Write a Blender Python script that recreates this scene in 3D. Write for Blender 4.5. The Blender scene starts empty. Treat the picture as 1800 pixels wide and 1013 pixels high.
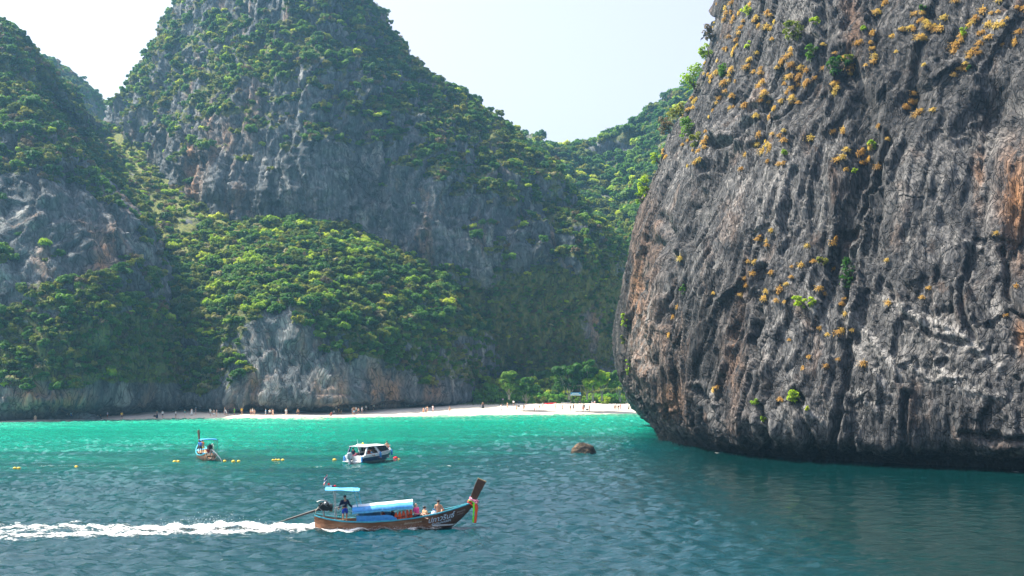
import bpy, bmesh, math, random
import numpy as np
from mathutils import Vector, Matrix, Euler
from mathutils.bvhtree import BVHTree

# ------------------------------------------------------------------ camera, sky, sun, exposure
scene = bpy.context.scene
F, CAM_H, HZ = 2100.0, 10.2, 655.0            # focal length in photo pixels, eye height, horizon row (1800 x 1013 photo)
cam_data = bpy.data.cameras.new('camera')
cam_data.sensor_width = 36.0
cam_data.lens = 36.0 * F / 1800.0
cam_data.shift_y = (HZ - 506.5) / 1800.0
cam_data.clip_start = 0.5
cam_data.clip_end = 6000.0
cam = bpy.data.objects.new('camera', cam_data)
cam.location = (0, 0, CAM_H)
cam.rotation_euler = (math.radians(90), 0, 0)
scene.collection.objects.link(cam)
scene.camera = cam

SUN_EL, SUN_AZ = 55.0, -77.0                  # degrees; azimuth measured from +Y (ahead) towards +X, so the sun is high on the left, a little ahead
el, az = math.radians(SUN_EL), math.radians(SUN_AZ)
to_sun = Vector((math.sin(az) * math.cos(el), math.cos(az) * math.cos(el), math.sin(el)))
world = bpy.data.worlds.new('World')
scene.world = world
world.use_nodes = True
wn = world.node_tree
wn.nodes.clear()
sky = wn.nodes.new('ShaderNodeTexSky')
sky.sky_type = 'NISHITA'
sky.sun_disc = False
sky.sun_elevation = el
sky.sun_rotation = az
sky.air_density = 1.0
sky.dust_density = 5.0
sky.ozone_density = 1.0
bg = wn.nodes.new('ShaderNodeBackground')
bg.inputs['Strength'].default_value = 0.14
wo = wn.nodes.new('ShaderNodeOutputWorld')
hs = wn.nodes.new('ShaderNodeHueSaturation')          # humid, milky tropical sky
hs.inputs['Saturation'].default_value = 0.62
hs.inputs['Hue'].default_value = 0.525
wn.links.new(sky.outputs[0], hs.inputs['Color'])
wn.links.new(hs.outputs[0], bg.inputs['Color'])
wn.links.new(bg.outputs[0], wo.inputs['Surface'])
sun_data = bpy.data.lights.new('sun', 'SUN')
sun_data.energy = 5.0
sun_data.angle = math.radians(0.53)
sun_data.color = (1.0, 0.92, 0.79)
sun = bpy.data.objects.new('sun', sun_data)
sun.rotation_euler = to_sun.to_track_quat('Z', 'Y').to_euler()
sun.location = (-200, 60, 300)
scene.collection.objects.link(sun)

scene.view_settings.view_transform = 'Standard'
scene.view_settings.look = 'None'
scene.view_settings.exposure = 1.22
scene.view_settings.gamma = 1.0
scene.view_settings.use_curve_mapping = False
scene.render.engine = 'CYCLES'
scene.cycles.use_denoising = True
scene.cycles.max_bounces = 6
scene.cycles.diffuse_bounces = 3
scene.cycles.glossy_bounces = 3
scene.cycles.transmission_bounces = 4
scene.cycles.transparent_max_bounces = 8
scene.cycles.volume_bounces = 0
scene.cycles.use_fast_gi = False
scene.cycles.sample_clamp_indirect = 4.0
scene.cycles.sample_clamp_direct = 12.0

# ------------------------------------------------------------------ helpers
C = scene.collection
rng = np.random.default_rng(7)
random.seed(7)


def P(px, py, Y):
    """a point at distance Y ahead that the photo shows at pixel (px, py)"""
    return np.array([(px - 900.0) / F * Y, Y, CAM_H + (HZ - py) / F * Y])


def project(p):
    p = np.asarray(p)
    return 900 + F * p[..., 0] / p[..., 1], HZ - F * (p[..., 2] - CAM_H) / p[..., 1]


_perm = np.random.default_rng(11).permutation(256).astype(np.int32)
_perm = np.concatenate([_perm, _perm, _perm])
_g = np.random.default_rng(12).normal(size=(256, 3)).astype(np.float32)
_g /= np.linalg.norm(_g, axis=1, keepdims=True)


def pn(p):
    """gradient noise, about -1..1"""
    p = np.asarray(p, np.float32)
    i = np.floor(p).astype(np.int32)
    f = p - i
    u = f * f * f * (f * (f * 6 - 15) + 10)
    i &= 255
    out = 0
    for dx in (0, 1):
        hx = _perm[i[..., 0] + dx]
        wx = u[..., 0] if dx else 1 - u[..., 0]
        for dy in (0, 1):
            hy = _perm[hx + i[..., 1] + dy]
            wy = u[..., 1] if dy else 1 - u[..., 1]
            for dz in (0, 1):
                h = _perm[hy + i[..., 2] + dz]
                wz = u[..., 2] if dz else 1 - u[..., 2]
                g = _g[h]
                out = out + wx * wy * wz * (g[..., 0] * (f[..., 0] - dx) + g[..., 1] * (f[..., 1] - dy) + g[..., 2] * (f[..., 2] - dz))
    return out * 1.5


def fbm(p, octaves=4, gain=0.5):
    p = np.asarray(p, np.float32)
    a, s, t = 1.0, 0, 0
    for k in range(octaves):
        s = s + a * pn(p * (2.03 ** k) + 17.3 * k)
        t += a
        a *= gain
    return s / t


def ridge(p, octaves=2, gain=0.5):
    p = np.asarray(p, np.float32)
    a, s, t = 1.0, 0, 0
    for k in range(octaves):
        s = s + a * (1 - 2 * np.abs(pn(p * (2.1 ** k) + 31.7 * k)))
        t += a
        a *= gain
    return s / t


def facets(p, seed=0):
    """broken rock: random offset and tilt for every cell of a cellular pattern"""
    p = np.asarray(p, np.float32) + 71.3 * seed
    i = np.floor(p).astype(np.int32)
    best = np.full(p.shape[:-1], 1e9, np.float32)
    val = np.zeros(p.shape[:-1], np.float32)
    for dx in (-1, 0, 1):
        for dy in (-1, 0, 1):
            for dz in (-1, 0, 1):
                c = i + np.array([dx, dy, dz], np.int32)
                k = c & 255
                h = _perm[_perm[_perm[k[..., 0]] + k[..., 1]] + k[..., 2]]
                g = _g[h]
                d = p - (c + 0.5 + 0.42 * g)
                q = np.einsum('...i,...i', d, d)
                m = q < best
                best = np.where(m, q, best)
                g2 = _g[_perm[h + 57]]
                val = np.where(m, g2[..., 1] * 0.5 + np.einsum('...i,...i', d, g2) * 0.8, val)
    return val


def mesh_from(name, v, faces, smooth=True):
    """fast mesh from numpy vertices and an (n,3) or (n,4) index array, or a python face list"""
    me = bpy.data.meshes.new(name)
    v = np.asarray(v, np.float32)
    if isinstance(faces, np.ndarray):
        n, k = faces.shape
        me.vertices.add(len(v))
        me.vertices.foreach_set('co', v.ravel())
        me.loops.add(n * k)
        me.loops.foreach_set('vertex_index', faces.astype(np.int32).ravel())
        me.polygons.add(n)
        me.polygons.foreach_set('loop_start', np.arange(0, n * k, k, dtype=np.int32))
        me.update(calc_edges=True)
    else:
        me.from_pydata(v.tolist(), [], faces)
        me.update()
    if smooth:
        me.polygons.foreach_set('use_smooth', np.ones(len(me.polygons), bool))
    return me


def attr(me, name, values):
    a = me.attributes.new(name, 'FLOAT', 'POINT')
    a.data.foreach_set('value', np.asarray(values, np.float32).ravel())


def obj(name, me, mat=None, parent=None, label=None, cat=None, group=None, kind=None):
    o = bpy.data.objects.new(name, me)
    C.objects.link(o)
    if mat is not None and me is not None:
        me.materials.append(mat)
    if parent is not None:
        o.parent = parent
    tag(o, label, cat, group, kind)
    return o


def tag(o, label=None, cat=None, group=None, kind=None):
    for k, val in (('label', label), ('category', cat), ('group', group), ('kind', kind)):
        if val:
            o[k] = val
    return o


def empty(name, loc, rz=0.0, label=None, cat=None, group=None):
    o = bpy.data.objects.new(name, None)
    o.location = loc
    o.rotation_euler = (0, 0, rz)
    o.empty_display_size = 0.2
    C.objects.link(o)
    return tag(o, label, cat, group)


class MB:
    """collects shapes for one mesh"""

    def __init__(s):
        s.v, s.f = [], []

    def add(s, v, f):
        n = len(s.v)
        s.v += [tuple(map(float, q)) for q in v]
        s.f += [tuple(n + i for i in q) for q in f]
        return s

    def box(s, c, d, rot=None, taper=1.0):
        hx, hy, hz = d[0] / 2, d[1] / 2, d[2] / 2
        v = [Vector((x * (taper if z > 0 else 1), y * (taper if z > 0 else 1), z)) for x in (-hx, hx) for y in (-hy, hy) for z in (-hz, hz)]
        if rot is not None:
            m = Euler(rot).to_matrix()
            v = [m @ q for q in v]
        v = [q + Vector(c) for q in v]
        return s.add(v, [(0, 1, 3, 2), (4, 6, 7, 5), (0, 4, 5, 1), (2, 3, 7, 6), (0, 2, 6, 4), (1, 5, 7, 3)])

    def tube(s, path, rad, n=8, cap=True, flat=1.0):
        path = [Vector(p) for p in path]
        if not hasattr(rad, '__len__'):
            rad = [rad] * len(path)
        rings = []
        for i, p in enumerate(path):
            t = (path[min(i + 1, len(path) - 1)] - path[max(i - 1, 0)]).normalized()
            a = t.cross(Vector((0, 0, 1)))
            if a.length < 1e-3:
                a = Vector((1, 0, 0))
            a.normalize()
            b = t.cross(a)
            rings.append([p + (a * math.cos(k * 2 * math.pi / n) + b * math.sin(k * 2 * math.pi / n) * flat) * rad[i] for k in range(n)])
        return s.loft(rings, cap)

    def loft(s, rings, cap=True, closed=True):
        n = len(rings[0])
        v = [q for r in rings for q in r]
        f = []
        for i in range(len(rings) - 1):
            for k in range(n if closed else n - 1):
                k2 = (k + 1) % n
                f.append((i * n + k, i * n + k2, (i + 1) * n + k2, (i + 1) * n + k))
        if cap and closed:
            f.append(tuple(range(n - 1, -1, -1)))
            f.append(tuple((len(rings) - 1) * n + k for k in range(n)))
        return s.add(v, f)

    def ball(s, c, r, nu=10, nv=7):
        rr = r if hasattr(r, '__len__') else (r, r, r)
        rings = []
        for j in range(nv + 1):
            th = math.pi * (0.02 + 0.96 * j / nv)
            rings.append([(c[0] + rr[0] * math.sin(th) * math.cos(2 * math.pi * k / nu), c[1] + rr[1] * math.sin(th) * math.sin(2 * math.pi * k / nu), c[2] - rr[2] * math.cos(th)) for k in range(nu)])
        return s.loft(rings)

    def torus(s, c, R, r, axis='y', n=18, m=6):
        rings = []
        for i in range(n + 1):
            a = 2 * math.pi * i / n
            ring = []
            for k in range(m):
                b = 2 * math.pi * k / m
                x, y, z = (R + r * math.cos(b)) * math.cos(a), r * math.sin(b), (R + r * math.cos(b)) * math.sin(a)
                if axis == 'x':
                    x, y = y, x
                if axis == 'z':
                    y, z = z, y
                ring.append((c[0] + x, c[1] + y, c[2] + z))
            rings.append(ring)
        return s.loft(rings, cap=False)

    def mesh(s, name, smooth=True):
        me = mesh_from(name, s.v, s.f, smooth)
        bm = bmesh.new()
        bm.from_mesh(me)
        bmesh.ops.recalc_face_normals(bm, faces=bm.faces)
        bm.to_mesh(me)
        bm.free()
        return me

    def build(s, name, mat, parent=None, smooth=True, **kw):
        o = obj(name, s.mesh(name, smooth), mat, parent, **kw)
        if smooth:
            try:
                o.data.set_sharp_from_angle(angle=math.radians(40))
            except Exception:
                pass
        return o


# ------------------------------------------------------------------ materials
class NT:
    def __init__(s, name):
        s.m = bpy.data.materials.new(name)
        s.m.use_nodes = True
        s.t = s.m.node_tree
        s.t.nodes.clear()
        s.out = s.t.nodes.new('ShaderNodeOutputMaterial')

    def n(s, typ, **kw):
        nd = s.t.nodes.new(typ)
        for k, val in kw.items():
            if isinstance(k, str) and hasattr(nd, k) and k not in ('inputs',):
                setattr(nd, k, val)
        return nd

    def set(s, sock, val):
        if hasattr(val, 'is_output') or isinstance(val, bpy.types.NodeSocket):
            s.t.links.new(val, sock)
        else:
            sock.default_value = val

    def coords(s, scale=(1, 1, 1), src='Object', warp=None):
        tc = s.n('ShaderNodeTexCoord')
        o = tc.outputs[src]
        if warp is not None:
            va = s.n('ShaderNodeVectorMath', operation='ADD')
            s.t.links.new(o, va.inputs[0]); s.t.links.new(warp, va.inputs[1])
            o = va.outputs[0]
        mp = s.n('ShaderNodeMapping')
        mp.inputs['Scale'].default_value = scale
        s.t.links.new(o, mp.inputs[0])
        return mp.outputs[0]

    def noise(s, vec, scale=1.0, detail=4.0, rough=0.55, dist=0.0, typ=None):
        nd = s.n('ShaderNodeTexNoise')
        if typ:
            nd.noise_type = typ
        nd.inputs['Scale'].default_value = scale
        nd.inputs['Detail'].default_value = detail
        nd.inputs['Roughness'].default_value = rough
        nd.inputs['Distortion'].default_value = dist
        s.t.links.new(vec, nd.inputs['Vector'])
        return nd.outputs[0]

    def ramp(s, fac, stops):
        nd = s.n('ShaderNodeValToRGB')
        el_ = nd.color_ramp.elements
        while len(el_) < len(stops):
            el_.new(0.5)
        for e, (p_, c_) in zip(el_, stops):
            e.position = p_
            if not hasattr(c_, '__len__'):
                c_ = (c_, c_, c_)
            e.color = (*c_[:3], 1)
        s.t.links.new(fac, nd.inputs[0])
        return nd.outputs[0]

    def mix(s, fac, a, b, mode='MIX'):
        nd = s.n('ShaderNodeMix', data_type='RGBA', blend_type=mode)
        for sock, val in ((nd.inputs[0], fac), (nd.inputs[6], a), (nd.inputs[7], b)):
            if isinstance(val, bpy.types.NodeSocket):
                s.t.links.new(val, sock)
            elif hasattr(val, '__len__'):
                sock.default_value = (*val[:3], 1)
            else:
                sock.default_value = val
        return nd.outputs[2]

    def math(s, op, a, b=None, clamp=False):
        nd = s.n('ShaderNodeMath', operation=op, use_clamp=clamp)
        for sock, val in ((nd.inputs[0], a), (nd.inputs[1], b)):
            if val is None:
                continue
            if isinstance(val, bpy.types.NodeSocket):
                s.t.links.new(val, sock)
            else:
                sock.default_value = val
        return nd.outputs[0]

    def attr(s, name):
        nd = s.n('ShaderNodeAttribute')
        nd.attribute_name = name
        return nd.outputs['Fac']

    def bump(s, h, strength=0.5, dist=0.1, normal=None):
        nd = s.n('ShaderNodeBump')
        nd.inputs['Strength'].default_value = strength
        nd.inputs['Distance'].default_value = dist
        s.t.links.new(h, nd.inputs['Height'])
        if normal is not None:
            s.t.links.new(normal, nd.inputs['Normal'])
        return nd.outputs[0]

    def principled(s, color, rough=0.8, normal=None, spec=0.3, metal=0.0, ior=1.45, alpha=None):
        nd = s.n('ShaderNodeBsdfPrincipled')
        for key, val in (('Base Color', color), ('Roughness', rough), ('Specular IOR Level', spec), ('Metallic', metal), ('IOR', ior)):
            if isinstance(val, bpy.types.NodeSocket):
                s.t.links.new(val, nd.inputs[key])
            elif hasattr(val, '__len__'):
                nd.inputs[key].default_value = (*val[:3], 1)
            else:
                nd.inputs[key].default_value = val
        if normal is not None:
            s.t.links.new(normal, nd.inputs['Normal'])
        if alpha is not None:
            s.t.links.new(alpha, nd.inputs['Alpha'])
        return nd.outputs[0]

    def done(s, shader):
        s.t.links.new(shader, s.out.inputs['Surface'])
        return s.m


def srgb(r, g, b):
    f = lambda c: (c / 255 / 12.92) if c / 255 <= 0.04045 else ((c / 255 + 0.055) / 1.055) ** 2.4
    return (f(r), f(g), f(b))


_pm = {}


def paint(name, col, rough=0.55, spec=0.4, var=0.12, metal=0.0, scale=6.0):
    """plain painted, woven or skin surface with slight unevenness"""
    if name in _pm:
        return _pm[name]
    t = NT(name)
    v = t.coords()
    n = t.noise(v, scale, 5, 0.6)
    dark = tuple(c * (1 - var * 2.2) for c in col)
    lite = tuple(min(1, c * (1 + var)) for c in col)
    c = t.ramp(n, [(0.3, dark), (0.55, col), (0.8, lite)])
    b = t.bump(n, 0.25, 0.01)
    _pm[name] = t.done(t.principled(c, rough, b, spec, metal))
    return _pm[name]


def rock_material(name, tones, streak_dark, stain_sun, stain_amt=0.5, pale=(0.35, 0.35, 0.34), pale_amt=0.4, fscale=1.0, veg_col=((0.04, 0.075, 0.02), (0.12, 0.125, 0.04)), bump=0.6, bdist=0.25, big_tone=(0.75, 1.0, 1.15)):
    t = NT(name)
    w = t.n('ShaderNodeTexNoise')
    w.inputs['Scale'].default_value = 0.06
    w.inputs['Detail'].default_value = 2
    t.t.links.new(t.coords(), w.inputs['Vector'])
    sub = t.n('ShaderNodeVectorMath', operation='SUBTRACT')
    sub.inputs[1].default_value = (0.5, 0.5, 0.5)
    t.t.links.new(w.outputs['Color'], sub.inputs[0])
    mul = t.n('ShaderNodeVectorMath', operation='SCALE')
    mul.inputs['Scale'].default_value = 14.0
    t.t.links.new(sub.outputs[0], mul.inputs[0])
    W = mul.outputs[0]
    big = t.noise(t.coords((0.05, 0.05, 0.03), warp=W), 1.0, 4, 0.6)
    streak = t.noise(t.coords((0.55 * fscale, 0.55 * fscale, 0.05 * fscale), warp=W), 1.0, 6, 0.62)
    streak2 = t.noise(t.coords((1.9 * fscale, 1.9 * fscale, 0.16 * fscale)), 1.0, 4, 0.6)
    fine = t.noise(t.coords((1.4 * fscale, 1.4 * fscale, 0.8 * fscale)), 1.0, 9, 0.68)
    a = t.math('ADD', t.math('MULTIPLY', streak, 0.5), t.math('MULTIPLY', fine, 0.35))
    a = t.math('ADD', a, t.math('MULTIPLY', big, 0.15))
    base = t.ramp(a, [(0.36, tones[0]), (0.47, tones[1]), (0.55, tones[2]), (0.66, tones[3])])
    base = t.mix(1.0, base, t.ramp(big, [(0.36, big_tone[0]), (0.52, big_tone[1]), (0.66, big_tone[2])]), 'MULTIPLY')
    dk = t.ramp(streak2, [(0.40, 1.0), (0.52, 0.0)])
    dkm = t.math('MULTIPLY', dk, t.ramp(big, [(0.42, 0.2), (0.6, 0.85)]))
    base = t.mix(dkm, base, streak_dark)
    pl = t.noise(t.coords((0.22 * fscale, 0.22 * fscale, 0.09 * fscale), warp=W), 1.0, 7, 0.66)
    base = t.mix(t.math('MULTIPLY', t.ramp(pl, [(0.56, 0.0), (0.68, 1.0)]), pale_amt), base, pale)
    st = t.noise(t.coords((0.16 * fscale, 0.16 * fscale, 0.035 * fscale), warp=W), 1.0, 6, 0.6, 0.3)
    stm = t.math('MULTIPLY', t.ramp(st, [(0.57, 0.0), (0.66, 1.0)]), t.ramp(fine, [(0.35, 0.3), (0.6, 1.0)]))
    stc = t.ramp(streak2, [(0.3, tuple(c * 0.5 for c in stain_sun)), (0.6, stain_sun)])
    base = t.mix(t.math('MULTIPLY', stm, stain_amt), base, stc)
    sa = t.attr('stain_sun')
    sam = t.math('MULTIPLY', sa, t.ramp(streak, [(0.38, 0.0), (0.55, 1.0)]))
    base = t.mix(sam, base, stc)
    pa = t.math('MULTIPLY', t.attr('pale'), t.ramp(fine, [(0.38, 0.0), (0.58, 1.0)]))
    base = t.mix(pa, base, pale)
    wet = t.attr('wet')
    base = t.mix(t.math('MULTIPLY', wet, 0.8), base, (0.012, 0.013, 0.012))
    vg = t.attr('veg')
    vn = t.noise(t.coords(), 0.35, 5, 0.7)
    vm = t.ramp(t.math('ADD', vg, t.math('MULTIPLY', t.math('SUBTRACT', vn, 0.5), 1.1)), [(0.45, 0.0), (0.6, 1.0)])
    vc = t.ramp(fine, [(0.35, veg_col[0]), (0.6, veg_col[1])])
    base = t.mix(vm, base, vc)
    def fracture(sc, width):
        vn_ = t.n('ShaderNodeTexVoronoi')
        vn_.feature = 'DISTANCE_TO_EDGE'
        vn_.inputs['Scale'].default_value = 1.0
        t.t.links.new(t.coords(sc, warp=W), vn_.inputs['Vector'])
        return t.ramp(vn_.outputs['Distance'], [(0.0, 0.0), (width, 1.0)])
    f1 = fracture((0.42 * fscale, 0.42 * fscale, 0.10 * fscale), 0.035)
    f2 = fracture((1.2 * fscale, 1.2 * fscale, 0.33 * fscale), 0.05)
    fm_ = t.ramp(big, [(0.4, 0.9), (0.6, 0.35)])
    crk = t.math('MULTIPLY', f1, f2)
    base = t.mix(t.math('MULTIPLY', t.math('SUBTRACT', 1.0, crk), fm_), base, (0.012, 0.013, 0.015))
    h = t.math('ADD', t.math('MULTIPLY', fine, 0.8), t.math('MULTIPLY', streak2, 0.4))
    h = t.math('ADD', h, t.math('MULTIPLY', crk, 0.5))
    b = t.bump(h, bump, bdist)
    return t.done(t.principled(base, 0.85, b, 0.25))


def leaf_material(name, cols, trans=0.35, gloss=0.5):
    """foliage: colour varies per plant and per clump; thin leaves let some light through"""
    t = NT(name)
    oi = t.n('ShaderNodeObjectInfo')
    n = t.noise(t.coords(), 0.7, 3, 0.6)
    f = t.math('ADD', t.math('MULTIPLY', oi.outputs['Random'], 0.75), t.math('MULTIPLY', n, 0.5))
    f = t.math('SUBTRACT', f, 0.12)
    c = t.ramp(f, [(i / (len(cols) - 1), q) for i, q in enumerate(cols)])
    d = t.principled(c, 0.6, None, 0.25)
    tr = t.n('ShaderNodeBsdfTranslucent')
    bright = t.mix(1.0, c, (1.25, 1.35, 0.55), 'MULTIPLY')
    t.t.links.new(bright, tr.inputs['Color'])
    mx = t.n('ShaderNodeMixShader')
    mx.inputs[0].default_value = trans
    t.t.links.new(d, mx.inputs[1])
    t.t.links.new(tr.outputs[0], mx.inputs[2])
    return t.done(mx.outputs[0])
# ------------------------------------------------------------------ the land: cliffs and mountains as lofted, displaced solids
def catmull(a, n, dens=None):
    """resample control rows a[k, ...] to n rows along a Catmull-Rom spline, evenly by length"""
    k = len(a)
    ext = np.concatenate([[2 * a[0] - a[1]], a, [2 * a[-1] - a[-2]]])
    seg = np.linalg.norm(np.diff(a, axis=0), axis=-1).reshape(k - 1, -1).mean(1)
    if dens is not None:
        seg = seg * np.asarray(dens)
    cum = np.concatenate([[0], np.cumsum(seg)])
    u = np.interp(np.linspace(0, cum[-1], n), cum, np.arange(k))
    i = np.minimum(u.astype(int), k - 2)
    t = (u - i).reshape(-1, *([1] * (a.ndim - 1)))
    p0, p1, p2, p3 = ext[i], ext[i + 1], ext[i + 2], ext[i + 3]
    return 0.5 * ((2 * p1) + (-p0 + p2) * t + (2 * p0 - 5 * p1 + 4 * p2 - p3) * t * t + (-p0 + 3 * p1 - 3 * p2 + p3) * t ** 3)


def grid_normals(g):
    du = np.gradient(g, axis=1)
    dv = np.gradient(g, axis=0)
    n = np.cross(du, dv)
    n /= np.linalg.norm(n, axis=-1, keepdims=True) + 1e-9
    return n


def smooth_grid(g, k):
    for _ in range(k):
        g = g.copy()
        g[1:-1, 1:-1] = (g[1:-1, 1:-1] * 2 + g[:-2, 1:-1] + g[2:, 1:-1] + g[1:-1, :-2] + g[1:-1, 2:]) / 6
    return g


LAND = {}


def patch(key, rows, nu, nv, disp, mat, name, label, kind='structure', close=45.0, veg=None, dens_u=None, dens_v=None, facing=-1, stain_sun=None, wet=None, pale=None):
    w = np.array([[P(*c) for c in r] for r in rows])
    back = np.array([0, close, 0.0])
    w = np.concatenate([w[:, :1] + back, w, w[:, -1:] + back], axis=1)
    top = w[:1] + np.array([0, close, -0.15 * close])
    w = np.concatenate([top, w], axis=0)
    if dens_u is not None:
        dens_u = [0.25] + list(dens_u) + [0.25]
    else:
        dens_u = [0.25] + [1] * (w.shape[1] - 3) + [0.25]
    if dens_v is not None:
        dens_v = [0.25] + list(dens_v)
    else:
        dens_v = [0.25] + [1] * (w.shape[0] - 2)
    g = catmull(w, nv, dens_v)
    g = np.swapaxes(catmull(np.swapaxes(g, 0, 1), nu, dens_u), 0, 1)
    n = grid_normals(g)
    # normals must look outwards: towards the viewer's side (-Y) on the front
    if np.mean(n[..., 1]) * facing < 0:
        n = -n
    g = g + n * disp(g, n)[..., None]
    n2 = grid_normals(g)
    if np.mean(np.sum(n2 * n, -1)) < 0:
        n2 = -n2
    ns = grid_normals(smooth_grid(g, 6))
    if np.mean(np.sum(ns * n, -1)) < 0:
        ns = -ns
    H, Wd = g.shape[:2]
    idx = np.arange(H * Wd).reshape(H, Wd)
    f = np.stack([idx[:-1, :-1], idx[1:, :-1], idx[1:, 1:], idx[:-1, 1:]], -1).reshape(-1, 4)
    fn = np.cross(g[1, 0] - g[0, 0], g[0, 1] - g[0, 0])
    gm = g[H // 2, Wd // 2]
    fn = np.cross(g[H // 2 + 1, Wd // 2] - gm, g[H // 2, Wd // 2 + 1] - gm)
    if np.dot(fn, n2[H // 2, Wd // 2]) < 0:
        f = f[:, ::-1]
    me = mesh_from(name, g.reshape(-1, 3), np.ascontiguousarray(f), smooth=False)
    px, py = project(g)
    vg = veg(g, ns, px, py) if veg is not None else np.zeros((H, Wd))
    attr(me, 'veg', vg)
    attr(me, 'stain_sun', stain_sun(g, px, py) if stain_sun is not None else np.zeros((H, Wd)))
    attr(me, 'pale', pale(g, px, py) if pale is not None else np.zeros((H, Wd)))
    attr(me, 'wet', wet(g, px, py) if wet is not None else np.clip(1 - (g[..., 2] - 0.2) / 1.6, 0, 1))
    o = obj(name, me, mat, label=label, kind=kind)
    LAND[key] = dict(g=g, n=ns, veg=vg, px=px, py=py, obj=o)
    return o


def blobs(px, py, lst):
    s = 0
    for (x, y, rx, ry, val) in lst:
        s = s + val * np.exp(-(((px - x) / rx) ** 2 + ((py - y) / ry) ** 2))
    return s


def slabs(n, k, w=0.22):
    """stepped plates: flats joined by steep edges"""
    s = n * k
    f = np.floor(s)
    t_ = np.clip((s - f - 0.5) / w + 0.5, 0, 1)
    return (f + t_ * t_ * (3 - 2 * t_)) / k


def karst(a_big, a_flute, a_fine, zs=1.0, seed=0.0, lean=0.0, ledge=0.0):
    def d(g, n):
        p = g + seed
        wx = 5.0 * pn(p / 24.0 + 3.1)
        q = np.stack([p[..., 0] + wx + lean * p[..., 2], p[..., 1] + wx, p[..., 2]], -1)
        r = a_big * fbm(p / 26.0, 3)
        r = r + 0.9 * a_flute * slabs(fbm(q * np.array([1 / 11.0, 1 / 11.0, 1 / (30.0 * zs)]) + 6.6, 3), 4.0)
        r = r + 0.7 * a_flute * (0.55 * ridge(q * np.array([1 / 7.5, 1 / 7.5, 1 / (34.0 * zs)])) + 0.35 * ridge(q * np.array([1 / 2.6, 1 / 2.6, 1 / (13.0 * zs)]) + 9.1))
        r = r + 0.75 * a_flute * facets(q * np.array([1 / 5.0, 1 / 5.0, 1 / (17.0 * zs)])) + 0.3 * a_flute * facets(q * np.array([1 / 1.8, 1 / 1.8, 1 / (6.0 * zs)]), 1)
        r = r + a_fine * (0.4 * ridge(p * np.array([1 / 1.5, 1 / 1.5, 1 / 4.0]) + 4.4) + 0.6 * fbm(p / 1.7, 3))
        if ledge:
            zz = p[..., 2] / 13.0 + 0.9 * pn(p / 31.0 + 7.7)
            fr = zz - np.floor(zz)
            r = r + ledge * (np.where(fr < 0.75, 0.5 - fr / 0.75, -0.5 + (fr - 0.75) / 0.25)) * -1.0
        # keep the foot of the rock in place
        return r * np.clip((g[..., 2] + 1.5) / 5.0, 0.25, 1)
    return d


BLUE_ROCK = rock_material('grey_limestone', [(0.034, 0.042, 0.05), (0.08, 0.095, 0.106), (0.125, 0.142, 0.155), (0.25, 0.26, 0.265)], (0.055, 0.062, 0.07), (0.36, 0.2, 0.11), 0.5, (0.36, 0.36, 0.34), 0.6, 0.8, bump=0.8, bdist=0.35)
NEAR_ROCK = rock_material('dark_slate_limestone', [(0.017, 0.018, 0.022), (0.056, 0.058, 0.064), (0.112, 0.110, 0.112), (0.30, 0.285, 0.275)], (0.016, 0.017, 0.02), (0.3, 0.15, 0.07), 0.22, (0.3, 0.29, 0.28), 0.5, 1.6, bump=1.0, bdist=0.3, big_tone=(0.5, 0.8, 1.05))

VALLEY_ROCK = rock_material('grassy_gully', [(0.03, 0.035, 0.04), (0.075, 0.085, 0.092), (0.12, 0.13, 0.135), (0.24, 0.24, 0.235)], (0.05, 0.055, 0.06), (0.36, 0.2, 0.11), 0.4, veg_col=((0.07, 0.11, 0.02), (0.17, 0.17, 0.04)))

# ---- left mountain
A = [
    [(-420, 70, 335), (-150, 40, 325), (-40, 44, 318), (-4, 58, 315), (22, 82, 315), (40, 104, 318), (42, 114, 350)],
    [(-420, 180, 315), (-150, 180, 303), (-40, 180, 298), (30, 185, 297), (66, 192, 303), (88, 206, 316), (84, 208, 350)],
    [(-420, 300, 295), (-150, 300, 284), (-40, 300, 280), (50, 300, 280), (116, 302, 288), (160, 308, 306), (162, 304, 345)],
    [(-420, 430, 278), (-150, 430, 269), (-20, 430, 266), (90, 430, 268), (186, 425, 279), (262, 421, 300), (268, 416, 340)],
    [(-420, 560, 266), (-150, 560, 259), (0, 560, 257), (110, 560, 259), (212, 550, 270), (300, 540, 296), (315, 540, 335)],
    [(-420, 650, 258), (-150, 650, 252), (0, 650, 251), (110, 645, 255), (215, 640, 266), (315, 630, 290), (335, 630, 330)],
    [(-420, 706, 253), (-150, 706, 247), (0, 708, 246), (110, 706, 251), (215, 706, 264), (320, 704, 286), (340, 704, 325)],
    [(-420, 732, 255), (-150, 732, 250), (0, 732, 249), (110, 728, 256), (215, 724, 270), (325, 718, 291), (345, 718, 325)],
    [(-420, 780, 256), (-150, 780, 252), (0, 780, 251), (110, 775, 258), (215, 765, 271), (325, 760, 291), (345, 760, 325)],
]


def veg_left(g, n, px, py):
    d = 0.02 + 0.8 * np.clip((n[..., 2] - 0.18) * 2.2, 0, 1) + 1.0 * fbm(g / np.array([11., 11., 17.]) + 5, 4, 0.6)
    d = d + blobs(px, py, [(60, 110, 90, 70, 0.7), (120, 230, 60, 60, 0.4), (100, 400, 170, 110, -0.75), (20, 330, 80, 60, -0.4), (240, 600, 110, 70, 0.8), (60, 560, 140, 60, 0.45),
                           (60, 640, 120, 30, 0.55), (230, 650, 90, 30, 0.5), (220, 470, 60, 60, 0.25), (190, 430, 40, 60, -0.8), (120, 710, 200, 24, -1.6), (-100, 715, 200, 26, -1.6), (290, 706, 80, 22, -1.5)])
    return np.clip(d, 0, 1)


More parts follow.
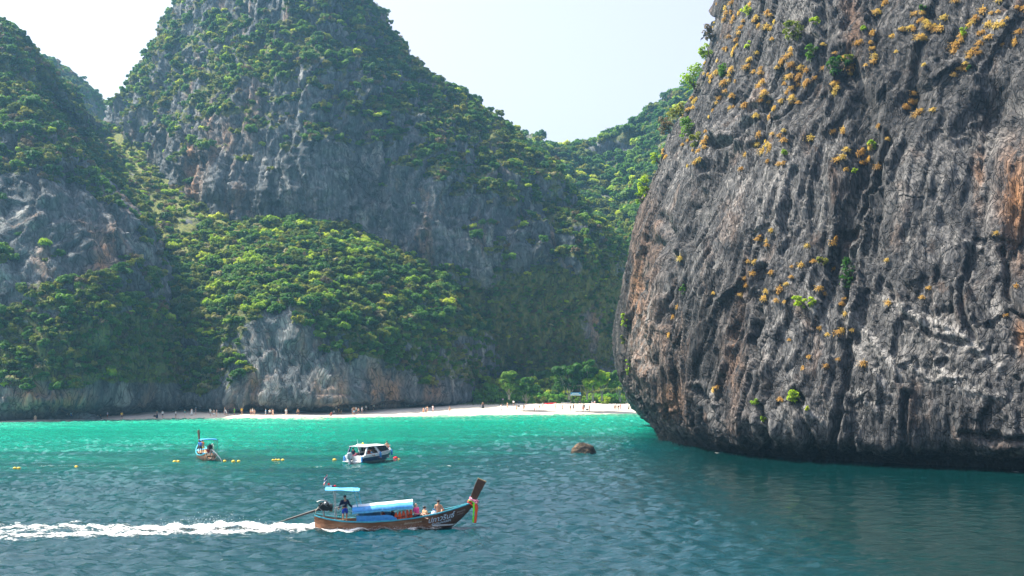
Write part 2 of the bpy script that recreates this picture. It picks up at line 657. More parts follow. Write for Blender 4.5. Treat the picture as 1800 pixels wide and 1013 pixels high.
patch('left', A, 300, 330, karst(3.2, 2.2, 0.75, seed=40, ledge=0.5), BLUE_ROCK, 'limestone_mountain', 'shaded limestone mountain rising from the water at the left edge', veg=veg_left,
      stain_sun=lambda g, px, py: np.clip(blobs(px, py, [(180, 470, 16, 50, 1.0), (120, 705, 40, 22, 0.9), (200, 415, 10, 25, 0.9), (30, 700, 20, 25, .5), (60, 690, 18, 30, 0.9), (150, 510, 10, 30, .8)]), 0, 1))

# ---- centre mountain
Cn = [
    [(385, -60, 450), (395, -70, 418), (440, -85, 400), (480, -90, 392), (530, -88, 390), (565, -80, 390), (595, -60, 395), (612, -45, 402), (610, -35, 440)],
    [(325, 42, 458), (314, 38, 425), (388, 45, 396), (468, 50, 376), (540, 45, 370), (590, 40, 372), (630, 35, 382), (654, 33, 396), (648, 36, 440)],
    [(272, 130, 462), (256, 128, 425), (338, 135, 393), (428, 140, 368), (530, 135, 358), (610, 130, 360), (680, 125, 373), (732, 128, 393), (724, 130, 440)],
    [(212, 210, 462), (204, 206, 432), (290, 220, 396), (385, 230, 364), (520, 225, 350), (640, 220, 352), (760, 214, 365), (845, 217, 389), (838, 216, 440)],
    [(225, 280, 452), (230, 285, 426), (280, 300, 396), (347, 308, 363), (510, 310, 347), (660, 305, 349), (830, 295, 359), (953, 301, 386), (944, 300, 440)],
    [(260, 340, 440), (272, 350, 416), (302, 360, 388), (338, 366, 363), (500, 385, 346), (680, 390, 346), (860, 377, 354), (1005, 373, 381), (998, 372, 440)],
    [(270, 440, 430), (282, 445, 406), (312, 450, 382), (352, 455, 363), (500, 465, 346), (690, 470, 344), (900, 462, 349), (1076, 456, 373), (1072, 455, 440)],
    [(280, 550, 425), (292, 552, 402), (322, 554, 380), (362, 555, 363), (500, 560, 348), (700, 565, 343), (920, 560, 353), (1090, 560, 376), (1092, 560, 440)],
    [(290, 640, 425), (302, 642, 402), (332, 645, 380), (372, 650, 363), (500, 650, 350), (710, 650, 345), (930, 640, 358), (1098, 640, 380), (1104, 640, 440)],
    [(290, 735, 425), (302, 735, 402), (332, 735, 380), (372, 735, 363), (500, 735, 352), (710, 735, 346), (930, 722, 362), (1100, 718, 384), (1106, 725, 440)],
]


def veg_centre(g, n, px, py):
    d = 0.03 + 0.85 * np.clip((n[..., 2] - 0.18) * 2.2, 0, 1) + 1.0 * fbm(g / np.array([11., 11., 17.]) + 15, 4, 0.6)
    d = d + blobs(px, py, [(470, 330, 130, 50, -0.95), (600, 300, 90, 70, -0.35), (640, 360, 120, 40, -0.6), (400, 100, 100, 70, 0.35), (560, 30, 90, 50, 0.35), (640, 190, 90, 28, 0.45),
                           (560, 150, 60, 60, -0.15), (720, 200, 40, 40, -0.35), (820, 320, 120, 60, 0.2), (800, 410, 160, 40, -0.5), (930, 420, 60, 30, -0.4), (760, 370, 50, 60, -0.35), (910, 250, 50, 30, 0.7), (960, 330, 40, 60, 0.4),
                           (800, 180, 60, 40, 0.4), (980, 500, 120, 60, 0.8), (860, 570, 200, 70, 1.1), (960, 620, 130, 50, 1.0), (1060, 500, 40, 60, .6), (1035, 560, 26, 60, -1.0), (950, 480, 40, 40, -0.3), (270, 180, 60, 70, 0.25), (350, 320, 30, 40, -0.3)])
    return np.clip(d, 0, 1)


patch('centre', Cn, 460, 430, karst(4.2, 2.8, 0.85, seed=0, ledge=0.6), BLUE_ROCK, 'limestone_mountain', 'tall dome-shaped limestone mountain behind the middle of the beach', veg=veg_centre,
      dens_u=[0.5, 1, 1, 1, 1, 1, 1, 0.5],
      stain_sun=lambda g, px, py: np.clip(blobs(px, py, [(340, 320, 14, 50, 1), (440, 190, 20, 60, .5), (365, 200, 10, 50, .7), (400, 240, 12, 30, .6), (860, 290, 20, 20, .5), (1050, 560, 14, 60, .8), (330, 270, 10, 30, .8)]), 0, 1))  # besides stains, the sunlit orange rim of the corner is painted here

# ---- foothill with the front cliff above the beach
Bf = [
    [(230, 320, 385), (330, 375, 366), (420, 405, 360), (520, 392, 358), (620, 400, 360), (720, 445, 358), (800, 505, 358), (890, 600, 372), (930, 650, 392)],
    [(255, 420, 345), (345, 430, 334), (430, 436, 328), (520, 432, 326), (620, 445, 328), (720, 488, 333), (810, 540, 339), (885, 620, 362), (925, 668, 388)],
    [(280, 510, 315), (358, 508, 308), (440, 500, 304), (530, 500, 304), (620, 512, 308), (720, 548, 316), (820, 590, 328), (880, 650, 356), (920, 684, 384)],
    [(292, 590, 299), (370, 575, 292), (450, 545, 287), (540, 548, 289), (620, 578, 293), (710, 612, 304), (810, 655, 322), (868, 680, 350), (910, 698, 380)],
    [(300, 650, 291), (375, 648, 284), (455, 638, 281), (540, 640, 283), (620, 648, 287), (710, 663, 300), (802, 684, 319), (860, 696, 346), (905, 705, 378)],
    [(303, 700, 287), (375, 703, 279.5), (455, 703, 276.5), (540, 705, 277), (620, 706, 281), (706, 701, 297), (797, 703, 316), (856, 704, 344), (900, 708, 376)],
    [(306, 724, 292), (378, 718, 286), (458, 716, 284), (543, 716, 284), (622, 714, 287), (708, 709, 302), (798, 709, 319), (856, 710, 345), (900, 711, 376)],
    [(308, 750, 292), (380, 750, 286), (460, 748, 284), (545, 746, 284), (624, 740, 287), (710, 735, 303), (800, 730, 320), (856, 725, 345), (900, 722, 376)],
]


def veg_foot(g, n, px, py):
    d = 0.25 + 0.9 * np.clip((n[..., 2] - 0.15) * 2.5, 0, 1) + 0.5 * fbm(g / np.array([9., 9., 14.]) + 25, 3)
    d = d + blobs(px, py, [(510, 640, 90, 90, -1.2), (480, 570, 40, 50, -0.7), (620, 680, 110, 40, -1.1), (740, 700, 90, 24, -1.2), (380, 712, 120, 18, -1.6), (560, 716, 200, 18, -1.5), (390, 620, 60, 60, 0.25), (640, 600, 40, 30, 0.4), (780, 650, 80, 30, 0.4), (900, 680, 60, 30, 0.6), (590, 440, 160, 60, 0.5), (395, 660, 30, 25, -0.5)])
    return np.clip(d, 0, 1)


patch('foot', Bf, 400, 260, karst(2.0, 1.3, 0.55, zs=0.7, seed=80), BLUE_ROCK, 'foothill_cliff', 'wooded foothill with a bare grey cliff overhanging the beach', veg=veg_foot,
      stain_sun=lambda g, px, py: np.clip(blobs(px, py, [(600, 690, 12, 40, .7), (655, 680, 14, 40, .9), (690, 690, 20, 30, .8), (445, 680, 12, 24, .9), (530, 600, 10, 30, .5), (760, 690, 20, 20, .6), (560, 680, 12, 20, .6)]), 0, 1))

# ---- valley slope between the left and the centre mountain
V = [
    [(70, 235, 440), (150, 222, 436), (185, 226, 434), (240, 220, 432), (330, 262, 425)],
    [(90, 262, 412), (165, 258, 408), (225, 275, 404), (290, 292, 400), (370, 330, 392)],
    [(130, 330, 378), (215, 318, 372), (275, 335, 368), (335, 352, 364), (410, 385, 360)],
    [(190, 420, 342), (270, 400, 338), (320, 410, 334), (365, 425, 331), (440, 445, 328)],
    [(230, 520, 318), (290, 505, 314), (335, 510, 311), (380, 510, 308), (450, 520, 308)],
    [(250, 620, 300), (300, 610, 298), (340, 615, 297), (380, 620, 296), (450, 640, 298)],
]


def veg_valley(g, n, px, py):
    return np.clip(0.85 + 0.6 * fbm(g / 12.0 + 33, 3) + blobs(px, py, [(215, 300, 40, 30, -0.2), (330, 400, 30, 30, -0.15)]), 0, 1)


patch('valley', V, 130, 150, karst(2.5, 0.6, 0.5, seed=120), VALLEY_ROCK, 'valley_slope', 'grassy wooded gully slope climbing to the saddle between the left mountains', veg=veg_valley)

# ---- knob behind the left mountain
K = [  # traced skyline of the far knoll
    [(20, 140, 545), (60, 112, 540), (82, 105, 540), (112, 130, 540), (146, 158, 542), (168, 190, 545), (176, 212, 548)],
    [(20, 170, 535), (60, 165, 528), (85, 168, 524), (112, 178, 524), (146, 192, 530), (168, 210, 540), (176, 225, 548)],
    [(20, 240, 525), (60, 240, 518), (85, 240, 514), (112, 240, 514), (146, 240, 522), (168, 245, 534), (178, 250, 548)],
    [(20, 320, 520), (60, 320, 514), (85, 320, 510), (112, 320, 510), (146, 320, 518), (168, 320, 530), (180, 320, 545)],
]
patch('knob', K, 110, 90, karst(2.5, 2.0, 1.0, seed=160, ledge=0.7), BLUE_ROCK, 'distant_knoll', 'small hazy rocky knoll peeping out behind the left mountain', veg=lambda g, n, px, py: np.clip(0.35 + 0.8 * fbm(g / 14. + 3, 3) + 1.2 * np.clip(n[..., 2] - .2, 0, 1), 0, 1))

# ---- wooded ridge at the back right
xs = [830, 880, 915, 942, 962, 1000, 1040, 1075, 1100, 1150, 1188, 1270, 1420]
tp = [236, 246, 240, 240, 264, 266, 262, 250, 240, 202, 176, 120, 60]
E = [[(x, y, 560 + 25 * (i > 8)) for i, (x, y) in enumerate(zip(xs, tp))]]
for k, (dy, Yk) in enumerate(((36, 540), (84, 505), (140, 470), (200, 440), (270, 420), (360, 410), (470, 405))):
    E.append([(x + 4 * k, y * (1 - 0.12 * k) + 262 * 0.12 * k + dy * (1.0 + 0.12 * math.sin(i * 1.7 + k)), Yk + 14 * math.sin(i * 1.1 + k * 0.8) + 12 * (i > 8)) for i, (x, y) in enumerate(zip(xs, tp))])
patch('ridge', E, 260, 190, karst(3.5, 1.6, 0.8, seed=200, ledge=1.0), BLUE_ROCK, 'wooded_ridge', 'sunlit jungle ridge in the gap between the centre mountain and right cliff', close=60,
      veg=lambda g, n, px, py: np.clip(0.72 + 0.5 * fbm(g / 18. + 9, 3) + blobs(px, py, [(930, 252, 30, 12, -.6), (1090, 265, 30, 14, -.5)]), 0, 1))

# ---- the big near cliff on the right
R = [
    [(1326, -130, 216), (1308, -120, 193), (1355, -120, 173), (1432, -120, 159), (1550, -120, 151), (1680, -120, 145), (1820, -120, 139), (2000, -120, 131), (2350, -120, 122)],
    [(1302, 0, 212), (1284, 0, 190), (1335, 0, 170), (1412, 0, 156), (1536, 0, 148), (1670, 0, 141), (1810, 0, 135), (2000, 0, 128), (2350, 0, 118)],
    [(1250, 150, 210), (1231, 150, 188), (1294, 150, 166), (1385, 150, 151), (1520, 150, 143), (1660, 150, 137), (1805, 150, 131), (2000, 150, 124), (2350, 150, 115)],
    [(1178, 300, 207), (1156, 300, 186), (1238, 300, 163), (1350, 300, 148), (1505, 300, 139), (1655, 300, 133), (1800, 300, 128), (2000, 300, 121), (2350, 300, 112)],
    [(1131, 450, 206), (1108, 450, 185), (1202, 450, 160), (1330, 450, 145), (1500, 450, 136), (1650, 450, 130), (1800, 450, 125), (2000, 450, 118), (2350, 450, 110)],
    [(1114, 600, 205), (1090, 600, 184), (1189, 600, 158), (1330, 600, 142.5), (1495, 600, 133), (1650, 600, 127), (1800, 600, 122), (2000, 600, 116), (2350, 600, 108)],
    [(1128, 690, 204), (1104, 690, 182), (1195, 690, 157), (1330, 690, 141), (1495, 690, 131.5), (1650, 690, 125.5), (1800, 690, 120.5), (2000, 690, 115), (2350, 690, 107)],
    [(1164, 742, 202), (1145, 740, 180), (1218, 753, 157), (1335, 766, 141), (1495, 776, 131.5), (1650, 783, 125.5), (1800, 788, 120.5), (2000, 796, 115), (2350, 812, 107)],
    [(1182, 760, 201.6), (1166, 773, 179.6), (1251, 791, 159.6), (1350, 802, 146.1), (1500, 811, 137.1), (1650, 819, 130.6), (1800, 826, 125.6), (2000, 835, 119.6), (2350, 855, 110.6)],
    [(1192, 800, 201.6), (1177, 812, 180.6), (1261, 835, 161.6), (1360, 850, 148.6), (1505, 862, 139.6), (1652, 872, 133.1), (1800, 880, 128.1), (2000, 890, 121.6), (2350, 905, 112.6)],
]


def line_dist(px, py, pts):
    """distance in photo pixels to a traced line"""
    best = np.full(px.shape, 1e9)
    for (x0, y0), (x1, y1) in zip(pts[:-1], pts[1:]):
        dx, dy = x1 - x0, y1 - y0
        u = np.clip(((px - x0) * dx + (py - y0) * dy) / (dx * dx + dy * dy), 0, 1)
        best = np.minimum(best, np.hypot(px - x0 - u * dx, py - y0 - u * dy))
    return best


# clefts, hollows and bosses of the near cliff: line, width and depth (m)
CLEFTS = [
    ([(1352, 180), (1322, 212), (1292, 238), (1262, 268), (1248, 305)], 6, 1.2), ([(1492, 118), (1524, 185), (1522, 255), (1506, 330), (1488, 405)], 15, 1.5), ([(1562, 245), (1541, 320), (1516, 400), (1498, 465)], 5, 0.9),
    ([(1342, 470), (1336, 540), (1326, 600), (1346, 650)], 6, 1.1), ([(1303, 525), (1291, 580), (1277, 645), (1262, 700)], 4, 0.8), ([(1486, 430), (1488, 560), (1481, 680), (1474, 790)], 5, 0.8), ([(1152, 430), (1131, 500), (1121, 560), (1141, 640)], 11, 1.3),
    ([(1178, 395), (1187, 480), (1171, 560)], 9, 1.1), ([(1432, 150), (1395, 190), (1352, 232), (1318, 262)], 4, 0.6), ([(1400, 300), (1384, 380), (1376, 450)], 5, 0.6), ([(1300, 60), (1276, 150), (1246, 220)], 5, 0.8), ([(1240, 300), (1216, 400), (1201, 520), (1196, 640)], 5, 0.9),
    ([(1640, 30), (1618, 110), (1600, 180)], 6, 0.7), ([(1700, 430), (1690, 520), (1712, 600)], 5, 0.6), ([(1600, 700), (1596, 760), (1604, 800)], 6, 0.9), ([(1415, 700), (1428, 760), (1440, 800)], 6, 0.9), ([(1352, 720), (1362, 770), (1352, 800)], 5, 0.9), ([(1230, 690), (1262, 740), (1300, 770)], 6, 0.9),
    ([(1690, 760), (1740, 775), (1800, 770)], 5, 0.7), ([(1560, 500), (1590, 560), (1650, 600), (1720, 610)], 4, 0.5), ([(1450, 0), (1452, 80), (1440, 140)], 6, 0.8), ([(1760, 440), (1775, 520), (1800, 560)], 5, 0.7),
]
HOLLOWS = [(1742, 185, 46, 60, -2.6), (1690, 240, 30, 20, -0.8), (1655, 545, 34, 10, -0.7), (1500, 230, 26, 60, -1.0), (1350, 742, 26, 24, 1.1), (1418, 742, 24, 26, 1.0), (1560, 790, 50, 16, 0.8), (1290, 240, 30, 18, 0.9), (1600, 150, 26, 40, -0.9), (1330, 560, 16, 60, -0.7), (1240, 560, 40, 120, 0.7), (1790, 400, 20, 60, -0.9), (1610, 330, 60, 90, 0.8), (1440, 380, 30, 80, -0.6)]
VEINS = [[(1482, 540), (1530, 595), (1580, 660)], [(1500, 612), (1530, 645), (1562, 692)], [(1510, 690), (1545, 725)], [(1548, 520), (1610, 560), (1690, 590), (1760, 650)], [(1640, 640), (1700, 690), (1770, 700)], [(1640, 560), (1672, 582)], [(1590, 640), (1640, 668), (1700, 665)], [(1420, 720), (1450, 742)]]


def near_disp(g, n):
    p = g
    px, py = project(g)
    left = np.clip((1560 - px) / 300.0, 0, 1)
    w1 = 2.4 * pn(p / 24.0 + 1.7) + 0.22 * pn(p / 6.0 + 3.7)
    lean = -(0.03 + 0.17 * left)
    q = np.stack([p[..., 0] + w1 + lean * p[..., 2], p[..., 1] + w1 - 1.4 * lean * p[..., 2], p[..., 2] + w1], -1)
    r = 1.4 * fbm(p / 17.0, 2)
    r = r + 1.2 * slabs(fbm(q * np.array([1 / 7.0, 1 / 7.0, 1 / 44.0]), 3), 4.0, 0.14)
    r = r + 0.35 * slabs(fbm(q * np.array([1 / 2.6, 1 / 2.6, 1 / 18.0]) + 5.5, 3), 4.0, 0.2)
    fm = np.clip(0.3 + 1.6 * pn(p / 11.0 + 13), 0, 1)
    r = r + 0.24 * fm * ridge(q * np.array([1 / 0.9, 1 / 0.9, 1 / 9.0]) + 3.3, 2)
    wob = 7.0 * pn(p / 1.8 + 3) + 10 * pn(p / 5.0)
    for pts, w, d in CLEFTS:
        dist = line_dist(px + wob, py + wob, pts)
        r = r - d * np.exp(-(dist / w) ** 2) + 0.3 * d * np.exp(-((dist - 2.2 * w) / w) ** 2)
    r = r + blobs(px + 2 * wob, py + 2 * wob, HOLLOWS)
    for pts in VEINS:
        r = r + 0.28 * np.exp(-(line_dist(px + wob, py + wob, pts) / 5.0) ** 2)
    bed = (p[..., 2] + 0.30 * (120 - p[..., 1])) / 1.7 + 0.8 * fbm(p / 6.0, 2)
    fr = bed - np.floor(bed)
    mask = np.clip((px - 1380) / 150.0, 0, 1) * np.clip(1.2 - p[..., 2] / 22.0, 0, 1) * np.clip(0.3 + 1.5 * pn(p / 10.0 + 21), 0, 1)
    r = r + 0.3 * (fr - 0.5) * mask
    r = r + 0.7 * facets(q * np.array([1 / 4.2, 1 / 4.2, 1 / 22.0])) + 0.32 * facets(q * np.array([1 / 1.5, 1 / 1.5, 1 / 8.0]), 1) + 0.12 * facets(q * np.array([1 / 0.55, 1 / 0.55, 1 / 1.5]), 2)
    r = r + 0.22 * slabs(fbm(q * np.array([1 / 0.9, 1 / 0.9, 1 / 5.0]) + 1.3, 3, 0.55), 3.0, 0.2) + 0.12 * fbm(p * np.array([1 / 0.5, 1 / 0.5, 1 / 1.3]) + 8, 2, 0.65)
    return r * np.clip((g[..., 2] + 1.2) / 4.5, 0.5, 1)


patch('near', R, 560, 560, near_disp, NEAR_ROCK, 'limestone_cliff', 'huge dark limestone cliff overhanging the water on the right', close=30, dens_u=[0.5, 1, 1, 1, 1, 1, 0.35, 0.15], dens_v=[0.5, 1, 1, 1, 1, 1, 1, 1, 0.4],
      stain_sun=lambda g, px, py: np.clip(blobs(px, py, [(1785, 350, 26, 80, 1.0), (1720, 300, 10, 60, 0.6), (1795, 590, 12, 30, .9), (1135, 420, 26, 90, 0.3), (1150, 590, 34, 60, .35), (1125, 640, 20, 60, .35), (1500, 60, 16, 60, .4), (1290, 640, 20, 90, .35), (1180, 700, 26, 40, .6), (1120, 520, 14, 60, .7)]), 0, 1),  # along the nose, warm tan light is painted in beside the stains
      pale=lambda g, px, py: np.clip(sum(np.exp(-(line_dist(px + 8 * pn(g / 1.5), py + 8 * pn(g / 1.7 + 4), v_) / 9.0) ** 2) for v_ in VEINS) * 0.8 + blobs(px, py, [(1385, 745, 60, 30, .55), (1640, 600, 90, 40, .45), (1130, 600, 26, 70, .5), (1600, 330, 60, 90, .25), (1410, 30, 40, 40, .5), (1590, 20, 30, 40, .4), (1720, 240, 50, 30, .4), (1380, 330, 40, 60, .3)]), 0, 1),
      wet=lambda g, px, py: np.clip(1 - (g[..., 2] - 0.3) / 2.3, 0, 1))


def surface_at(px, py, keys=('near',)):
    """nearest vertex of the land shown at a pixel, with its normal"""
    best = None
    for k in keys:
        L = LAND[k]
        d2 = (L['px'] - px) ** 2 + (L['py'] - py) ** 2
        m = np.flatnonzero(d2.ravel() < max(d2.min() * 2, 9.0))
        dist = L['g'].reshape(-1, 3)[m][:, 1]
        j = m[np.argmin(dist)]
        p = L['g'].reshape(-1, 3)[j]
        if best is None or p[1] < best[0][1]:
            best = (p, L['n'].reshape(-1, 3)[j])
    return best


# ------------------------------------------------------------------ beach
SH_PX = np.array([-400, 60, 170, 330, 500, 600, 750, 900, 1120, 1400])
SH_PY = np.array([742.5, 741.5, 738.5, 735.8, 735, 733.5, 731.3, 729.3, 727, 725.5])
_sy = CAM_H * F / (SH_PY - HZ)
_sx = (SH_PX - 900) / F * _sy


def shore_y(x):
    return np.interp(x, _sx, _sy) + 0.5 * np.sin(np.asarray(x) * 0.21) + 0.3 * np.sin(np.asarray(x) * 0.57 + 1)


def sand_z(x, y):
    t = y - shore_y(x)
    w = np.interp(x, [-105, -92, -60, 0, 40], [0.03, 0.05, 0.058, 0.056, 0.05])
    z = np.where(t < 0, t * 0.09, 2.3 * (1 - np.exp(-t * w / 2.3 * 1.25)))
    return z


bx, bt = np.meshgrid(np.linspace(-125, 75, 260), np.linspace(-8, 90, 120))
by = shore_y(bx) + bt
bz = sand_z(bx, by)
bz = bz + np.clip(bt / 6, 0, 1) * (0.06 * pn(np.stack([bx / 2.1, by / 2.1, bz * 0], -1)) + 0.14 * pn(np.stack([bx / 9, by / 9, bz * 0 + 3], -1)))
H_, W_ = bx.shape
idx = np.arange(H_ * W_).reshape(H_, W_)
bf = np.stack([idx[:-1, :-1], idx[:-1, 1:], idx[1:, 1:], idx[1:, :-1]], -1).reshape(-1, 4)
t = NT('white_sand')
v = t.coords()
big = t.noise(v, 0.12, 4, 0.6)
fine = t.noise(v, 3.0, 6, 0.7)
col = t.ramp(t.math('ADD', t.math('MULTIPLY', big, 0.5), t.math('MULTIPLY', fine, 0.5)), [(0.3, (0.40, 0.35, 0.29)), (0.5, (0.52, 0.475, 0.41)), (0.7, (0.60, 0.56, 0.50))])
wet = t.attr('wet')
col = t.mix(t.math('MULTIPLY', wet, 0.55), col, (0.42, 0.40, 0.30))
SAND = t.done(t.principled(col, 0.9, t.bump(fine, 0.6, 0.05), 0.15))
me = mesh_from('beach', np.stack([bx, by, bz], -1).reshape(-1, 3), bf)
attr(me, 'wet', np.clip(1 - np.abs(bt - 0.2) / 1.4, 0, 1))
obj('beach', me, SAND, label='strip of pale sand beach at the foot of the cliffs', kind='structure')


_oy = np.arange(245, 350, 0.25)


def on_sand(px, py):
    """where the sight line of a pixel meets the sand"""
    x, z = (px - 900.0) / F * _oy, CAM_H + (HZ - py) / F * _oy
    sz = sand_z(x, _oy)
    k = np.flatnonzero((z <= sz) | (z < -0.4))
    k = k[0] if len(k) else 220
    return np.array([x[k], _oy[k], max(z[k], sz[k])])


# ------------------------------------------------------------------ sea
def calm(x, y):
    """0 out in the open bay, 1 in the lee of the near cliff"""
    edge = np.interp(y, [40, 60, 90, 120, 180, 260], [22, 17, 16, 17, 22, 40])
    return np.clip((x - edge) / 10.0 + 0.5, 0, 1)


def wave(x, y):
    p = np.stack([x, y, np.zeros_like(x)], -1)
    wv = 0.10 * pn(p * np.array([0.16, 0.3, 1.0]) + 9) + 0.40 * fbm(p * np.array([0.7, 1.0, 1.0]) + 4, 3, 0.55) + 0.10 * pn(p * np.array([0.75, 1.9, 1.0]) + 1.0) + 0.04 * pn(p * np.array([2.0, 4.2, 1.0]) + 7.0)
    gust = 0.65 + 0.7 * np.clip(0.5 + 1.2 * fbm(p / 38.0 + 2, 2), 0, 1)
    c = calm(x, y)
    return wv * gust * (1 - 0.72 * c)


ys = np.exp(np.linspace(math.log(46), math.log(330), 520))
wx_ = np.concatenate([[-700, -300], np.linspace(-150, 110, 760), [260, 700]])
wxg, wyg = np.meshgrid(wx_, np.concatenate([[-280, 0, 30], ys, [420, 980]]))
wz = wave(wxg, wyg)
wz *= np.clip((wyg - 20) / 26, 0, 1) * (np.abs(wxg) < 170) * np.clip((330 - wyg) / 60, 0.15, 1)
H_, W_ = wxg.shape
idx = np.arange(H_ * W_).reshape(H_, W_)
wf = np.stack([idx[:-1, :-1], idx[:-1, 1:], idx[1:, 1:], idx[1:, :-1]], -1).reshape(-1, 4)
me = mesh_from('sea', np.stack([wxg, wyg, wz], -1).reshape(-1, 3), wf)
off = shore_y(np.clip(wxg, -125, 60)) - wyg                       # metres out from the waterline
p3 = np.stack([wxg, wyg, wz * 0], -1)
reef = fbm(p3 / np.array([34., 14., 1.]) + 6, 4)
edge_d = np.interp(wxg, [-140, -60, -20, 10, 30, 60], [122, 134, 140, 118, 98, 86])
deep = (off + 20 * reef) / edge_d
attr(me, 'deep', np.clip(deep, -0.2, 3))
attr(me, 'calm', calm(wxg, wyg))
t = NT('sea_water')
dp = t.attr('deep')
patches = t.noise(t.coords((0.035, 0.13, 1)), 1.0, 5, 0.6)
dd = t.math('ADD', dp, t.math('MULTIPLY', t.math('SUBTRACT', patches, 0.5), 0.7))
nd = t.n('ShaderNodeMapRange')
nd.inputs['From Min'].default_value = -0.05
nd.inputs['From Max'].default_value = 1.6
t.t.links.new(dd, nd.inputs['Value'])
wcol = t.ramp(nd.outputs[0], [(0.0, (0.36, 0.5, 0.36)), (0.04, (0.04, 0.36, 0.245)), (0.22, (0.004, 0.255, 0.172)), (0.44, (0.0025, 0.18, 0.13)), (0.58, (0.0015, 0.092, 0.078)), (0.74, (0.0008, 0.044, 0.050)), (1.0, (0.0005, 0.030, 0.040))])
wcol = t.mix(t.math('MULTIPLY', t.attr('calm'), t.ramp(dp, [(0.55, 0.0), (0.9, 0.8)])), wcol, (0.0005, 0.017, 0.0155))  # the cliff's dark reflection is painted into the lee water's base colour
r1 = t.noise(t.coords((0.9, 2.3, 1)), 1.0, 4, 0.6)
r2 = t.noise(t.coords((3.2, 7.0, 1)), 1.0, 3, 0.6)
hh = t.math('ADD', t.math('MULTIPLY', r1, 0.6), t.math('MULTIPLY', r2, 0.25))
hh = t.math('MULTIPLY', hh, t.math('SUBTRACT', 1.0, t.math('MULTIPLY', t.attr('calm'), 0.7)))
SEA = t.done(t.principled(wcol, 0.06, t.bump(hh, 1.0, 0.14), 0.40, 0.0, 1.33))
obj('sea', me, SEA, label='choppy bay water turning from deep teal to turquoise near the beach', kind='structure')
# ------------------------------------------------------------------ plants
LM_GREEN = leaf_material('leaves_deep_green', [(0.022, 0.075, 0.018), (0.042, 0.125, 0.024), (0.08, 0.18, 0.028), (0.15, 0.25, 0.034)], 0.45)
LM_OLIVE = leaf_material('leaves_olive', [(0.05, 0.09, 0.018), (0.095, 0.14, 0.022), (0.17, 0.20, 0.03), (0.24, 0.21, 0.06)], 0.45)
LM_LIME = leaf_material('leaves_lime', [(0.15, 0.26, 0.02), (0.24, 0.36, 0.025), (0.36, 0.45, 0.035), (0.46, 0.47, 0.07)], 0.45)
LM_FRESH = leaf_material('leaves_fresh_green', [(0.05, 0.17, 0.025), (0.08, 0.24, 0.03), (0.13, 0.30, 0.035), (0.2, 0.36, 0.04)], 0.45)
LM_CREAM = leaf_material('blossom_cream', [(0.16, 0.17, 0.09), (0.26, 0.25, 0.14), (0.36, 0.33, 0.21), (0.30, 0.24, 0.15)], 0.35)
LM_DRY = leaf_material('twigs_dry', [(0.07, 0.055, 0.035), (0.12, 0.09, 0.055), (0.17, 0.12, 0.07), (0.11, 0.10, 0.05)], 0.2)
LM_STRAW = leaf_material('grass_straw', [(0.36, 0.20, 0.06), (0.52, 0.32, 0.10), (0.62, 0.42, 0.14), (0.55, 0.45, 0.13)], 0.4)
BARK = paint('bark', (0.16, 0.13, 0.10), 0.9, 0.2, 0.25)
TRUNK_PALE = paint('pale_bark', (0.30, 0.27, 0.22), 0.9, 0.2, 0.25)


def leaves(seed, centres, radii, n, size, up=0.35, aspect=1.7, squash=0.75):
    """leaf-sized quads scattered over the shells of many clumps"""
    r = np.random.default_rng(seed)
    centres = np.asarray(centres, float)
    radii = np.asarray(radii, float)
    k = r.choice(len(centres), n, p=radii ** 2 / np.sum(radii ** 2))
    d = r.normal(size=(n, 3))
    d /= np.linalg.norm(d, axis=1, keepdims=True)
    d[:, 2] = np.where(r.random(n) < 0.7, np.abs(d[:, 2]), d[:, 2])
    rad = radii[k] * (0.55 + 0.5 * r.random(n) ** 0.7)
    pos = centres[k] + d * rad[:, None] * np.array([1, 1, squash])
    nn = d + 0.75 * r.normal(size=(n, 3)) * 0.6 + np.array([0, 0, up])
    nn /= np.linalg.norm(nn, axis=1, keepdims=True)
    a = np.cross(nn, r.normal(size=(n, 3)))
    a /= np.linalg.norm(a, axis=1, keepdims=True)
    b = np.cross(nn, a)
    s = size * (0.6 + 0.8 * r.random(n))
    a = a * (s * aspect / 2)[:, None]
    b = b * (s / 2)[:, None]
    bend = -nn * (s * 0.18)[:, None]
    v = np.stack([pos - a + bend, pos + b, pos + a + bend, pos - b], 1).reshape(-1, 3)
    f = np.arange(4 * n).reshape(n, 4)
    return v, f


def crown_mesh(name, seed, R=1.0, n_cl=14, n=620, size=0.17, flat=0.65, spread=0.85, cl=(0.2, 0.44)):
    r = np.random.default_rng(seed)
    d = r.normal(size=(n_cl, 3))
    d /= np.linalg.norm(d, axis=1, keepdims=True)
    d[:, 2] = np.abs(d[:, 2]) * 1.0 - 0.12
    c = d * (spread * (0.55 + 0.45 * r.random((n_cl, 1)))) * np.array([1, 1, flat]) * R
    c[:, 2] += 0.55 * R * flat + r.normal(0, 0.1, n_cl) * R
    v, f = leaves(seed + 1, c, r.uniform(*cl, n_cl) * R, n, size * R)
    return mesh_from(name, v, f, smooth=False)


